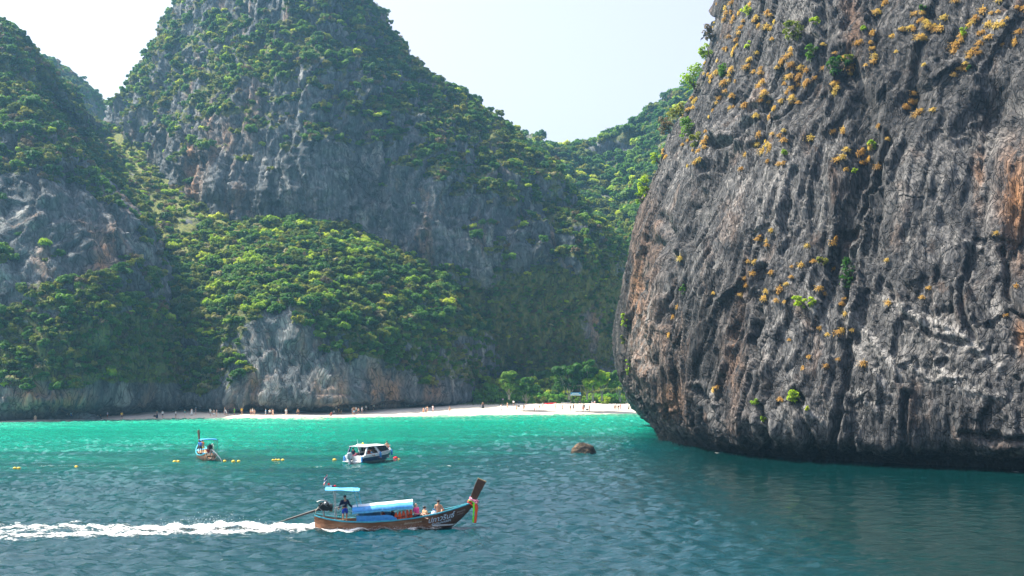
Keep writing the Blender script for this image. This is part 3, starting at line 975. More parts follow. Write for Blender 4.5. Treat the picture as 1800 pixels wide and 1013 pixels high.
def tuft_mesh(name, seed, n=130, L=1.0):
    """a drooping cushion of dry grass; grows out along +Y(outwards) and falls downwards"""
    r = np.random.default_rng(seed)
    v, f = [], []
    for i in range(n):
        az_ = r.uniform(-1.6, 1.6)
        el_ = r.uniform(-0.4, 1.1)
        d = np.array([math.sin(az_) * math.cos(el_), -math.cos(az_) * math.cos(el_), math.sin(el_)])
        l = L * r.uniform(0.3, 0.62)
        o = np.array([r.normal() * 0.2 * L, 0.05, r.normal() * 0.16 * L])
        side = np.cross(d, [0, 0, 1.0])
        side = side / (np.linalg.norm(side) + 1e-6) * L * 0.035
        p0 = o
        p1 = o + d * l * 0.55
        p2 = p1 + d * l * 0.28 + np.array([0, 0, -0.2 * l])
        p3 = p2 + d * l * 0.1 + np.array([0, 0, -0.34 * l])
        b = len(v)
        v += [p0 - side, p0 + side, p1 - side, p1 + side, p2 - side * .8, p2 + side * .8, p3]
        f += [(b, b + 1, b + 3, b + 2), (b + 2, b + 3, b + 5, b + 4), (b + 4, b + 5, b + 6)]
    return mesh_from(name, np.array(v), f, smooth=False)


def trunk_mesh(name, seed, h=1.0, r0=0.07, lean=0.15, limbs=4):
    r = np.random.default_rng(seed)
    m = MB()
    lx, ly = r.normal() * lean, r.normal() * lean
    top = (lx * h, ly * h, h)
    m.tube([(0, 0, -0.25 * h), (lx * .2 * h, ly * .2 * h, 0.3 * h), (lx * .6 * h, ly * .6 * h, 0.65 * h), top], [r0 * 1.3, r0, r0 * .75, r0 * .3], 7)
    for k in range(limbs):
        a = 2 * math.pi * k / limbs + r.uniform(-.4, .4)
        z0 = r.uniform(0.4, 0.7)
        o = (lx * z0 * h, ly * z0 * h, z0 * h)
        L = h * r.uniform(0.4, 0.65)
        m.tube([o, (o[0] + math.cos(a) * L * .5, o[1] + math.sin(a) * L * .5, o[2] + L * .35), (o[0] + math.cos(a) * L * .9, o[1] + math.sin(a) * L * .9, o[2] + L * .75)], [r0 * .5, r0 * .35, r0 * .12], 5)
    return m.mesh(name)


# prototypes, unit crown radius; sorted names give the pick order
protos = bpy.data.collections.new('plant_shapes')
PROTO = []
for i, (mat, kw) in enumerate([
    (LM_GREEN, dict(n_cl=15, n=680)), (LM_GREEN, dict(n_cl=18, n=760, flat=0.55)), (LM_GREEN, dict(n_cl=11, n=600, flat=0.8)),
    (LM_OLIVE, dict(n_cl=13, n=620)), (LM_OLIVE, dict(n_cl=17, n=640, flat=0.5, cl=(0.2, 0.36))),
    (LM_LIME, dict(n_cl=12, n=560, flat=0.6, cl=(0.22, 0.4))), (LM_CREAM, dict(n_cl=14, n=420, flat=0.6, cl=(0.18, 0.32))), (LM_DRY, dict(n_cl=16, n=360, size=0.13, cl=(0.2, 0.4))),
]):
    me = crown_mesh('crown', 100 + i * 7, **kw)
    me.materials.append(mat)
    o = bpy.data.objects.new('shape_%02d' % i, me)
    protos.objects.link(o)
    PROTO.append(me)

gn = bpy.data.node_groups.new('scatter_plants', 'GeometryNodeTree')
gn.interface.new_socket('Geometry', in_out='INPUT', socket_type='NodeSocketGeometry')
gn.interface.new_socket('Geometry', in_out='OUTPUT', socket_type='NodeSocketGeometry')
gi, go = gn.nodes.new('NodeGroupInput'), gn.nodes.new('NodeGroupOutput')
ci = gn.nodes.new('GeometryNodeCollectionInfo')
ci.inputs['Collection'].default_value = protos
ci.inputs['Separate Children'].default_value = True
ci.inputs['Reset Children'].default_value = True
ip = gn.nodes.new('GeometryNodeInstanceOnPoints')
ip.inputs['Pick Instance'].default_value = True


def named(nm, typ):
    nd_ = gn.nodes.new('GeometryNodeInputNamedAttribute')
    nd_.data_type = typ
    nd_.inputs['Name'].default_value = nm
    return nd_.outputs[0]


gn.links.new(gi.outputs[0], ip.inputs['Points'])
gn.links.new(ci.outputs[0], ip.inputs['Instance'])
gn.links.new(named('pick', 'INT'), ip.inputs['Instance Index'])
gn.links.new(named('turn', 'FLOAT_VECTOR'), ip.inputs['Rotation'])
gn.links.new(named('size', 'FLOAT_VECTOR'), ip.inputs['Scale'])
gn.links.new(ip.outputs[0], go.inputs[0])


def scatter(name, pts, pick, size, turn, label):
    me = mesh_from(name, pts, [])
    a = me.attributes.new('pick', 'INT', 'POINT'); a.data.foreach_set('value', np.asarray(pick, np.int32))
    a = me.attributes.new('size', 'FLOAT_VECTOR', 'POINT'); a.data.foreach_set('vector', np.asarray(size, np.float32).ravel())
    a = me.attributes.new('turn', 'FLOAT_VECTOR', 'POINT'); a.data.foreach_set('vector', np.asarray(turn, np.float32).ravel())
    o = obj(name, me, label=label, kind='stuff')
    md = o.modifiers.new('plants', 'NODES')
    md.node_group = gn
    return o


def sow(key, n, rmin, rmax, cell, mixf, steep_small=0.55, sink=0.15):
    """tree positions on a piece of land, denser where its plant cover is denser"""
    L = LAND[key]
    g, nn, vg = L['g'], L['n'], L['veg']
    e1 = g[1:, :-1] - g[:-1, :-1]
    e2 = g[:-1, 1:] - g[:-1, :-1]
    ar = np.linalg.norm(np.cross(e1, e2), axis=-1)
    px, py = L['px'][:-1, :-1], L['py'][:-1, :-1]
    inview = (px > -160) & (px < 1900) & (py > -90) & (py < 760) & (nn[:-1, :-1, 1] < 0.45)
    w = (ar * np.clip(vg[:-1, :-1] - 0.25, 0, 1) * inview).ravel()
    k = rng.choice(w.size, n, p=w / w.sum())
    j = rng.permutation(len(k))
    k = k[j]
    pos = g[:-1, :-1].reshape(-1, 3)[k]
    cellid = np.floor(pos / cell).astype(np.int64)
    h = (cellid[:, 0] * 73856093) ^ (cellid[:, 1] * 19349663) ^ (cellid[:, 2] * 83492791)
    _, first = np.unique(h, return_index=True)
    k = k[first]
    pos = pos[first]
    nz = nn[:-1, :-1].reshape(-1, 3)[k]
    flat = np.clip(nz[:, 2] * 1.6, 0, 1)
    R_ = rng.uniform(rmin, rmax, len(k)) * (steep_small + (1 - steep_small) * flat) * np.where(rng.random(len(k)) < 0.12, 1.35, 1.0)
    pos = pos + nz * (R_ * 0.15)[:, None] - np.array([0, 0, 1]) * (R_ * sink)[:, None]
    pick = mixf(px.ravel()[k], py.ravel()[k], pos, nz)
    return pos, R_, pick, nz


def choose(p, *probs):
    c = np.cumsum(np.stack(probs, -1), -1)
    c /= c[..., -1:]
    return (rng.random(len(p))[:, None] > c).sum(1)


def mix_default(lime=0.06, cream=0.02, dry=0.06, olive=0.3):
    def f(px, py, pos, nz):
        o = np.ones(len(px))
        sunny = blobs(px, py, [(560, 440, 200, 90, 1.0), (420, 560, 70, 90, .8), (350, 130, 120, 110, .9), (290, 330, 80, 80, 1.0), (1020, 380, 120, 120, 0.7), (560, 20, 120, 40, .6), (850, 210, 60, 60, .6)])  # sunlit slopes get more lime and olive crowns: sunlight put into leaf colour
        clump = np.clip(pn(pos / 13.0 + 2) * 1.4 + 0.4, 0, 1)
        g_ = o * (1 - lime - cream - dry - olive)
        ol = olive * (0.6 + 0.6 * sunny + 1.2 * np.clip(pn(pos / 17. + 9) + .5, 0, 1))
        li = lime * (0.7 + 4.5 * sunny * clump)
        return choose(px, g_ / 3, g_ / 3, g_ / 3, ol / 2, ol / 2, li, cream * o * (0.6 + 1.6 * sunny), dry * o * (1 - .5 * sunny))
    return f


TREES = []      # (pos, R, pick, land)
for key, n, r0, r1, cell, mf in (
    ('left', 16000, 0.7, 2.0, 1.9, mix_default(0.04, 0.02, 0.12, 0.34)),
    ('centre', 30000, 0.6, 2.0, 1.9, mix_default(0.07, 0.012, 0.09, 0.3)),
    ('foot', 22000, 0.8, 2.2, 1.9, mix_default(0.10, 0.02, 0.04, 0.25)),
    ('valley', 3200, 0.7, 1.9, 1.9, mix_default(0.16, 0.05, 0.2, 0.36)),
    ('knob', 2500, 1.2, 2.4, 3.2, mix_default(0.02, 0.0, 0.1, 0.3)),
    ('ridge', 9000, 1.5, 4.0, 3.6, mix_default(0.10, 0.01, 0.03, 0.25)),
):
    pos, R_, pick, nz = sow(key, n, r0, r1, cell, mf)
    TREES.append((key, pos, R_, pick, nz))

# which trees does the photo show, and how large
tris_v, tris_f = [], []
base = 0
for key, L in LAND.items():
    g = L['g'][::5, ::5]
    H_, W_ = g.shape[:2]
    ii = np.arange(H_ * W_).reshape(H_, W_)
    q = np.stack([ii[:-1, :-1], ii[1:, :-1], ii[1:, 1:], ii[:-1, 1:]], -1).reshape(-1, 4)
    tris_v += g.reshape(-1, 3).tolist()
    tris_f += (q + base).tolist()
    base += H_ * W_
BVH = BVHTree.FromPolygons(tris_v, tris_f)


def seen(p, slack=4.0):
    o = Vector((0, 0, CAM_H))
    d = Vector(p) - o
    hit = BVH.ray_cast(o, d.normalized())
    return hit[0] is None or hit[3] > d.length - slack


INDIV = []
where = {'left': 'on the shaded left mountain', 'centre': 'on the tall centre mountain', 'foot': 'on the wooded foothill above the beach', 'valley': 'in the gully between the left mountains',
         'ridge': 'on the jungle ridge in the gap', 'knob': 'on the distant knoll'}
looks = {0: ('dense_tree', 'dense dark green tree'), 1: ('dense_tree', 'dense dark green tree'), 2: ('dense_tree', 'dense dark green tree'), 3: ('olive_tree', 'dull olive green tree'), 4: ('olive_tree', 'dull olive green tree'),
         5: ('lime_tree', 'bright yellow-green tree'), 6: ('blossom_tree', 'pale cream blossoming tree'), 7: ('bare_tree', 'brown half-bare dry tree')}
cands = []
for key, pos, R_, pick, nz in TREES:
    px, py = project(pos)
    for i in range(len(pos)):
        if -20 < px[i] < 1110 and -20 < py[i] < 740:
            s = R_[i] / pos[i][1] * (1.6 if pick[i] in (5, 6) else 1.0)
            cands.append((s, key, i))
cands.sort(reverse=True)
taken = {k[0]: set() for k in TREES}
data = {k[0]: k for k in TREES}
TR_MESH = [trunk_mesh('trunk', 300 + i, 1.0, 0.07) for i in range(3)]
for m_ in TR_MESH:
    m_.materials.append(BARK)
cnt = 0
kinds = {}
r_big = lambda q: q > 2.3
for s, key, i in cands:
    if cnt >= 285:
        break
    _, pos, R_, pick, nz = data[key]
    if not seen(pos[i] + np.array([0, 0, R_[i] * 0.9])):
        continue
    kk = looks[int(pick[i])][0]
    if kinds.get(kk, 0) >= (120 if kk == 'dense_tree' else 70):
        continue
    kinds[kk] = kinds.get(kk, 0) + 1
    taken[key].add(i)
    nm, look = looks[int(pick[i])]
    tx, ty = project(pos[i])
    if key == 'foot':
        zone = ('left' if tx < 420 else 'middle' if tx < 560 else 'right' if tx < 700 else 'far right') + ' foothill, ' + ('near its crest' if ty < 450 else 'upper slope' if ty < 510 else 'above its cliff' if ty < 580 else 'low down')
        zone = 'at ' + zone
    elif key == 'left':
        zone = 'on left mountain, ' + ('near its summit' if ty < 200 else 'halfway up' if ty < 450 else 'in its lower wood' if ty < 620 else 'just above its sea cliff') + (' by the photo edge' if tx < 90 else ' on its inner side')
    elif key == 'centre':
        zone = 'on centre mountain, ' + ('near the top' if ty < 150 else 'at mid height' if ty < 350 else 'in its lower wood') + (' on the left shoulder' if tx < 450 else ' in the middle' if tx < 750 else ' on the right flank')
    elif key == 'ridge':
        zone = 'on the gap ridge, ' + ('on its skyline' if ty < 290 else 'upper half' if ty < 360 else 'lower half') + (' at left' if tx < 1010 else ' at right')
    else:
        zone = where[key] + (', upper part' if ty < 330 else ', lower part')
    if r_big(R_[i]):
        look = 'large ' + look
    lab = look.replace('dense dark', 'dark').replace('dull olive green', 'olive') + ' ' + zone
    r_ = float(R_[i])
    t_ = empty(nm, tuple(pos[i]), float(rng.uniform(0, 6.28)), lab, 'tree', look.split(' tree')[0] + ' trees ' + zone)
    c_ = bpy.data.objects.new('crown', PROTO[int(pick[i])])
    C.objects.link(c_)
    c_.parent = t_
    c_.scale = (r_, r_, r_ * float(rng.uniform(0.9, 1.25)))
    k_ = bpy.data.objects.new('trunk', TR_MESH[cnt % 3])
    C.objects.link(k_)
    k_.parent = t_
    k_.scale = (r_ * .9, r_ * .9, r_ * 0.9)
    cnt += 1
for key, pos, R_, pick, nz in TREES:
    keep = np.array([i not in taken[key] for i in range(len(pos))])
    n_ = keep.sum()
    sz = np.stack([R_[keep], R_[keep], R_[keep] * rng.uniform(0.85, 1.3, n_)], -1)
    tn = np.stack([rng.normal(0, .12, n_), rng.normal(0, .12, n_), rng.uniform(0, 6.28, n_)], -1)
    scatter('woodland', pos[keep], pick[keep], sz, tn, 'mass of small trees and scrub growing ' + where[key])

# ---- plants on the near cliff: every dry grass cushion and every shrub is a thing
Z6 = [(600,20),(660,40),(690,15),(655,75),(690,70),(705,100),(645,110),(695,135),(735,75),(760,125),(745,160),(730,195),(718,235),(585,140),(577,160),(670,215),(645,285),(662,290),(705,290),(695,315),(825,120),(850,115),(848,150),(800,25),(900,80),(925,95),(945,125),(895,160),(930,165),(932,235),(720,270),(610,355),(535,365),(525,435),(550,438),(575,450),(595,430),(570,480),(690,410),(690,450),(685,485),(715,480),(640,495),(770,410),(790,390),(830,420),(805,345),(840,310),(865,400),(865,430),(870,490),(855,510),(885,540),(905,560),(880,580),(870,600),(910,610),(1045,290),(1035,320),(1010,340),(985,365),(965,400),(1035,390),(1085,390),(1105,410),(1100,450),(1080,470),(1025,455),(1040,445),(1005,495),(1060,520),(1090,500),(1130,500),(1150,490),(1190,465),(1140,410),(1055,565),(1065,585),(1050,610),(1020,545),(985,595),(1095,605),(945,650),(920,705),(655,545),(690,570),(610,575),(600,610),(580,650),(560,690),(675,645),(705,630),(765,625),(835,690),(450,580),(480,585),(465,605),(470,635),(440,648),(390,670),(545,820),(535,870),(525,850),(400,855),(430,835),(460,895),(500,890),(470,970),(430,985),(280,910),(300,930),(275,870),(500,940),(540,780),(855,795),(850,865),(890,840),(910,860),(915,880),(875,895),(975,800),(1000,770),(930,790),(770,915),(995,970),(970,975),(750,1000),(1160,815),(910,950),(1010,840)]
Z7 = [(330,70),(355,70),(310,195),(300,250),(312,285),(322,330),(315,372),(270,385),(235,255),(215,258),(95,310),(15,265),(15,410),(185,400),(190,430),(140,345),(110,490),(95,520),(90,545),(75,500),(80,775),(135,765),(145,785),(160,885),(100,945),(145,930),(165,1000),(265,885),(240,905),(300,870),(280,950),(265,975),(295,940),(340,1000),(345,745),(405,820),(565,75),(620,70),(610,110),(630,125),(590,130),(635,150),(480,170),(500,180),(530,160),(550,175),(435,208),(680,160),(690,180),(715,175),(660,175),(610,215),(630,235),(590,230),(745,100),(455,305),(620,378),(965,60),(1015,75),(1060,65),(995,145),(1045,155),(1085,125),(1110,105),(1080,145),(910,125),(885,150),(925,115),(965,190),(940,200),(1000,220),(850,205),(840,235),(815,270),(800,300),(945,255),(920,290),(900,320),(880,345),(865,370),(940,310),(855,405),(835,400),(795,440),(1080,260),(1160,250),(1185,185),(1170,40),(1210,45),(560,565),(575,600),(555,605),(600,655),(570,680),(680,648),(525,635),(390,10),(805,5),(1070,5)]
Z8 = [(610,50),(625,35),(645,50),(660,10),(650,70),(805,70),(915,65),(930,40),(565,130),(595,130),(780,145),(750,150),(740,195),(720,220),(700,240),(695,255),(830,135),(905,165),(855,240),(875,262),(640,255),(630,280),(565,235),(545,270),(685,288),(555,200),(585,180),(660,180),(945,300),(960,280),(955,340),(855,395),(885,425),(930,410),(950,405),(985,410),(740,440),(1120,125),(1125,300),(1285,240),(1262,275),(1595,345),(1630,228),(930,520),(790,555),(875,550),(1030,540),(810,510),(435,260),(275,355),(290,312),(455,635),(435,640),(1550,20),(300,120),(720,295),(700,675),(258,430)]
TUFTS = [(1080 + x / 3.378, y / 3.378) for x, y in Z6] + [(1440 + x / 3.378, y / 3.378) for x, y in Z7] + [(1060 + x / 2.2514, 400 + y / 2.2514) for x, y in Z8]
TUFT = [tuft_mesh('grass_tuft', 500 + i) for i in range(4)]
for m_ in TUFT:
    m_.materials.append(LM_STRAW)
ANCH = [(1486, 488, 'the tall dark vine'), (1417, 531, 'the wide lime shrub halfway up'), (1394, 698, 'the largest low lime shrub'), (1201, 507, 'the slim green sprig'), (1446, 461, 'the olive shrub above the wide lime one'), (1314, 20, 'the lime shrub at top left'),
        (1395, 60, 'the big grey-green shrub'), (1430, 90, 'the dark upright shrub'), (1268, 130, 'the green shrub near the cliff edge'), (1317, 77, 'the small shrub among upper tufts'), (1213, 235, 'the leafy shrub at the left edge'), (1377, 270, 'the mid-cliff lime shrub'),
        (1475, 115, 'the round dark green shrub'), (1515, 50, 'the tiny shrub in the pale cleft'), (1624, 13, 'the green shrub at the top edge'), (1532, 254, 'the yellow-green shrub right of centre'), (1693, 59, 'the shrub in the upper right grass line'), (1702, 120, 'the shrub below the upper right grass line'), (1780, 40, 'the top right corner'), (1785, 350, 'the orange stained rock at right'), (1345, 150, 'the bare slab at upper left')]
for i, (px, py) in enumerate(TUFTS):
    p, n_ = surface_at(px, py)
    s = float(rng.uniform(0.45, 0.85)) * (1.15 if py < 400 else 1.0)
    d2 = [(px - a_[0]) ** 2 + (py - a_[1]) ** 2 for a_ in ANCH]
    k = int(np.argmin(d2))
    dx, dy = px - ANCH[k][0], py - ANCH[k][1]
    side = (('right of ' if dx > 0 else 'left of ') if abs(dx) > abs(dy) else ('below ' if dy > 0 else 'above '))
    near = 'close ' if d2[k] < 28 ** 2 else 'farther '
    size_ = 'small ' if s < 0.7 else 'large '
    lab = size_ + 'dry orange grass cushion ' + near + side + ANCH[k][2]
    o = obj('grass_tuft', TUFT[i % 4], label=lab, cat='grass tuft', group=size_ + 'grass tufts ' + near + side + ANCH[k][2])
    o.location = tuple(p + n_ * 0.05)
    o.rotation_euler = (0, 0, math.atan2(n_[0], -n_[1]) + float(rng.normal(0, .25)))
    o.scale = (s, s, s * float(rng.uniform(0.75, 1.1)))


def shrub(name, px, py, rx, rz, mat, label, seed, dens=1.0, keys=('near',), cat='shrub', offs=0.4, group=None, leaf=0.3, pt=None, twigs=True):
    """shrub of photo radius rx, rz (pixels) growing out of the rock"""
    p, n_ = surface_at(px, py, keys) if pt is None else (np.array(pt), np.array([0, -1, 0.]))
    k = p[1] / F
    RX, RZ = rx * k, rz * k
    p = p + n_ * offs * RX
    if name == 'edge_shrub':
        p = p + np.array([-0.45 * RX, -0.3 * RX, 0])
    r = np.random.default_rng(seed)
    ncl = max(6, int(10 * dens * max(1, RZ / RX)))
    d = r.normal(size=(ncl, 3))
    d /= np.linalg.norm(d, axis=1, keepdims=True)
    c = d * r.uniform(0.35, 0.8, (ncl, 1)) * np.array([RX, RX * 0.7, RZ])
    v, f = leaves(seed + 1, c, r.uniform(0.25, 0.42, ncl) * min(RX, RZ), int(420 * dens), leaf * (0.6 + 0.25 * min(RX, RZ)), squash=0.9)
    t_ = empty(name, tuple(p), 0, label, cat, group)
    obj('foliage', mesh_from('foliage', v, f, False), mat, t_)
    if twigs:
        m = MB()
        base_ = -n_ * (offs * RX + 0.3) + np.array([0, 0, -RZ * 0.5])
        for q in c[:6]:
            m.tube([base_, base_ * 0.4 + q * 0.4 + np.array([0, 0, .1]), q], [0.07 * RX ** .5, 0.05 * RX ** .5, 0.015], 5)
        m.build('stem', BARK, t_)
    return t_


S = [
    ('climbing_vine', 1486, 488, 14, 33, LM_GREEN, 'tall narrow dark green vine patch halfway up the dark cliff'),
    ('cliff_shrub', 1417, 531, 25, 13, LM_LIME, 'wide lime green shrub halfway up the dark cliff, left of the dark vine'),
    ('cliff_shrub', 1394, 698, 14, 12, LM_LIME, 'largest lime green shrub low on the dark cliff'),
    ('cliff_shrub', 1331, 707, 8, 6, LM_LIME, 'small lime shrub low on the dark cliff, left of the largest one'),
    ('cliff_shrub', 1347, 737, 7, 4, LM_LIME, 'lowest small lime shrub on the dark cliff above the water'),
    ('cliff_shrub', 1420, 719, 4, 4, LM_LIME, 'tiny lime shrub just right of the largest low one'),
    ('cliff_shrub', 1201, 507, 5, 10, LM_GREEN, 'slim green sprig near the left end of the cliff'),
    ('cliff_shrub', 1446, 461, 14, 7, LM_OLIVE, 'olive shrub among orange grass above the wide lime shrub'),
    ('cliff_shrub', 1314, 20, 9, 9, LM_LIME, 'lime shrub near the top left of the cliff'),
    ('cliff_shrub', 1395, 60, 17, 18, LM_OLIVE, 'big grey-green shrub high on the cliff'),
    ('cliff_shrub', 1430, 40, 8, 9, LM_LIME, 'lime shrub high on the cliff, right of the grey-green one'),
    ('cliff_shrub', 1429, 90, 11, 18, LM_GREEN, 'dark green upright shrub high on the cliff'),
    ('cliff_shrub', 1268, 130, 10, 13, LM_GREEN, 'green shrub among grass tufts near the cliff edge'),
    ('cliff_shrub', 1317, 77, 7, 9, LM_LIME, 'yellow-green small shrub among the upper grass tufts'),
    ('cliff_shrub', 1213, 228, 15, 18, LM_GREEN, 'leafy green shrub by the left edge of the cliff'),
    ('cliff_shrub', 1224, 247, 12, 12, LM_OLIVE, 'olive shrub just below the leafy one at the cliff edge'),
    ('cliff_shrub', 1377, 270, 8, 9, LM_LIME, 'lime shrub above orange grass in the middle of the cliff'),
    ('cliff_shrub', 1471, 120, 16, 15, LM_GREEN, 'round dark green shrub high in the middle of the cliff'),
    ('cliff_shrub', 1492, 103, 11, 9, LM_OLIVE, 'olive shrub touching the round dark one high on the cliff'),
    ('cliff_shrub', 1515, 50, 5, 5, LM_LIME, 'tiny light green shrub in a pale rock cleft near the top'),
    ('cliff_shrub', 1624, 13, 6, 6, LM_GREEN, 'small green shrub at the top edge over orange grass'),
    ('cliff_shrub', 1532, 254, 8, 8, LM_LIME, 'yellow-green shrub over a grass cushion right of centre'),
    ('cliff_shrub', 1501, 298, 5, 4, LM_LIME, 'tiny yellow-green shrub below the grass cushion right of centre'),
    ('cliff_shrub', 1693, 59, 7, 8, LM_LIME, 'small yellow-green shrub in the grass line at upper right'),
    ('cliff_shrub', 1702, 120, 6, 5, LM_GREEN, 'small green shrub at the foot of the upper right grass line'),
    ('edge_shrub', 1208, 132, 19, 24, LM_LIME, 'large bright green shrub leaning out from the left cliff edge'),
    ('edge_shrub', 1240, 92, 12, 15, LM_LIME, 'yellow shrub on the skyline of the cliff edge'),
    ('edge_shrub', 1242, 60, 11, 17, LM_DRY, 'bare twiggy shrub topmost on the cliff skyline'),
    ('edge_shrub', 1184, 188, 15, 18, LM_OLIVE, 'olive brown shrub on the cliff skyline below the large bright one'),
    ('edge_shrub', 1168, 225, 13, 20, LM_DRY, 'brown dry shrub on the cliff skyline above the yellow ones'),
    ('edge_shrub', 1148, 275, 8, 13, LM_LIME, 'yellow shrub on the narrow cliff skyline halfway down'),
    ('edge_shrub', 1126, 325, 11, 20, LM_LIME, 'tall yellow shrub against the wooded ridge on the cliff edge'),
    ('edge_shrub', 1112, 345, 7, 12, LM_LIME, 'lower yellow shrub against the wooded ridge on the cliff edge'),
    ('edge_shrub', 1091, 565, 6, 14, LM_LIME, 'yellow-green shrub on the bulging left edge of the cliff'),
    ('edge_shrub', 1088, 600, 5, 10, LM_OLIVE, 'olive shrub hanging on the bulging left edge of the cliff'),
    ('edge_shrub', 1096, 645, 5, 14, LM_LIME, 'lowest yellow-green shrub on the left edge of the cliff'),
]
for i, (nm, px, py, rx, rz, mat, lab) in enumerate(S):
    shrub(nm, px + (0 if nm != 'edge_shrub' else 10), py, rx * 1.3, rz * 1.3, mat, lab, 700 + i * 3, dens=1.0 if rx > 9 else 0.5, leaf=0.22)
# ------------------------------------------------------------------ people
def skin_mesh(name, joints, edges, rad, sub=1):
    me = bpy.data.meshes.new(name)
    me.from_pydata([tuple(j) for j in joints], edges, [])
    o = bpy.data.objects.new(name, me)
    C.objects.link(o)
    md = o.modifiers.new('skin', 'SKIN')
    md.use_smooth_shade = True
    for i, r_ in enumerate(rad):
        me.skin_vertices[0].data[i].radius = r_ if hasattr(r_, '__len__') else (r_, r_)
    me.skin_vertices[0].data[0].use_root = True
    sd = o.modifiers.new('sub', 'SUBSURF')
    sd.levels = sub
    sd.render_levels = sub
    dg = bpy.context.evaluated_depsgraph_get()
    out = bpy.data.meshes.new_from_object(o.evaluated_get(dg))
    out.name = name
    bpy.data.objects.remove(o)
    bpy.data.meshes.remove(me)
    out.polygons.foreach_set('use_smooth', np.ones(len(out.polygons), bool))
    return out


def pose_meshes(pose, fine=False):
    """joint layout for one pose (facing -Y, 1.7 m tall when upright); returns body, top, bottom and hair meshes"""
    J = {}
    hip = 0.90
    bend = 0.0
    if pose == 'sit':
        hip = 0.12
    J['pelvis'] = (0, 0, hip)
    lean = {'sit': 0.10, 'bend': -0.35, 'walk': -0.05}.get(pose, 0.0)
    J['belly'] = (0, lean * .35, hip + 0.17)
    J['chest'] = (0, lean * .8, hip + (0.38 if pose != 'bend' else 0.33))
    J['neck'] = (0, lean * 1.1, hip + (0.54 if pose != 'bend' else 0.44))
    J['head'] = (0, lean * 1.15 - 0.02, hip + (0.66 if pose != 'bend' else 0.53))
    J['crown'] = (0, lean * 1.15 - 0.005, hip + (0.765 if pose != 'bend' else 0.62))
    cy, cz = J['chest'][1], J['chest'][2] + 0.08
    for s_, sx in (('l', 1), ('r', -1)):
        J['sh' + s_] = (sx * 0.19, cy, cz)
        if pose == 'stand':
            J['el' + s_] = (sx * 0.25, cy + 0.03, cz - 0.28); J['wr' + s_] = (sx * 0.25, cy - 0.06, cz - 0.52); J['hd' + s_] = (sx * 0.24, cy - 0.09, cz - 0.61)
        elif pose == 'walk':
            J['el' + s_] = (sx * 0.24, cy + 0.08 * sx, cz - 0.27); J['wr' + s_] = (sx * 0.24, cy - 0.06 + 0.17 * sx, cz - 0.50); J['hd' + s_] = (sx * 0.23, cy - 0.12 + 0.19 * sx, cz - 0.58)
        elif pose == 'raise':
            up = sx < 0
            J['el' + s_] = (sx * 0.36, cy - 0.05, cz + (0.18 if up else -0.2)); J['wr' + s_] = (sx * 0.40, cy - 0.1, cz + (0.42 if up else -0.1)); J['hd' + s_] = (sx * 0.40, cy - 0.1, cz + (0.52 if up else -0.02))
        elif pose == 'helm':      # one hand on the tiller behind, one on a rail
            J['el' + s_] = (sx * 0.30, cy + 0.02, cz - 0.27); J['wr' + s_] = (sx * (0.50 if sx > 0 else 0.40), cy - 0.1, cz - 0.45); J['hd' + s_] = (sx * (0.58 if sx > 0 else 0.44), cy - 0.12, cz - 0.49)
        elif pose == 'sit':
            J['el' + s_] = (sx * 0.27, cy - 0.02, cz - 0.26); J['wr' + s_] = (sx * 0.2, cy - 0.24, cz - 0.3); J['hd' + s_] = (sx * 0.17, cy - 0.33, cz - 0.3)
        else:
            J['el' + s_] = (sx * 0.22, cy - 0.15, cz - 0.24); J['wr' + s_] = (sx * 0.18, cy - 0.25, cz - 0.45); J['hd' + s_] = (sx * 0.17, cy - 0.28, cz - 0.54)
        J['th' + s_] = (sx * 0.10, 0, hip - 0.06)
        if pose == 'sit':
            J['kn' + s_] = (sx * 0.16, -0.40, 0.30); J['an' + s_] = (sx * 0.15, -0.66, 0.06); J['to' + s_] = (sx * 0.16, -0.84, 0.05)
        elif pose == 'walk':
            J['kn' + s_] = (sx * 0.11, -0.10 - 0.10 * sx, 0.47); J['an' + s_] = (sx * 0.10, 0.04 - 0.24 * sx, 0.09 + (0.04 if sx < 0 else 0)); J['to' + s_] = (sx * 0.11, -0.14 - 0.24 * sx, 0.035)
        else:
            J['kn' + s_] = (sx * 0.12, -0.03, 0.48); J['an' + s_] = (sx * 0.12, 0.02, 0.08); J['to' + s_] = (sx * 0.14, -0.16, 0.035)
    R_ = dict(pelvis=(.155, .115), belly=(.14, .105), chest=(.165, .12), neck=(.055, .055), head=(.083, .098), crown=(.066, .075), sh=.062, el=.043, wr=.030, hd=(.036, .02), th=.088, kn=.058, an=.04, to=.036)
    ed = [('pelvis', 'belly'), ('belly', 'chest'), ('chest', 'neck'), ('neck', 'head'), ('head', 'crown')]
    for s_ in 'lr':
        ed += [('chest', 'sh' + s_), ('sh' + s_, 'el' + s_), ('el' + s_, 'wr' + s_), ('wr' + s_, 'hd' + s_), ('pelvis', 'th' + s_), ('th' + s_, 'kn' + s_), ('kn' + s_, 'an' + s_), ('an' + s_, 'to' + s_)]

    def sub(names, grow, cut=None):
        js = [n for n in J if n in names]
        es = [(js.index(a), js.index(b)) for a, b in ed if a in names and b in names]
        pts = []
        for n in js:
            q = np.array(J[n])
            if cut and n in cut:
                par, t_ = cut[n]
                q = np.array(J[par]) * (1 - t_) + q * t_
            pts.append(q)
        rr = []
        for n in js:
            r_ = R_.get(n, R_.get(n[:-1]))
            r_ = r_ if hasattr(r_, '__len__') else (r_, r_)
            rr.append((r_[0] + grow, r_[1] + grow))
        return skin_mesh('cloth', pts, es, rr)

    order = ['pelvis'] + [n for n in J if n != 'pelvis']
    J = {n: J[n] for n in order}
    body = sub(set(J), 0.0)
    body.name = 'body'
    # fingers, nose and ears belong to the same body mesh
    m = MB()
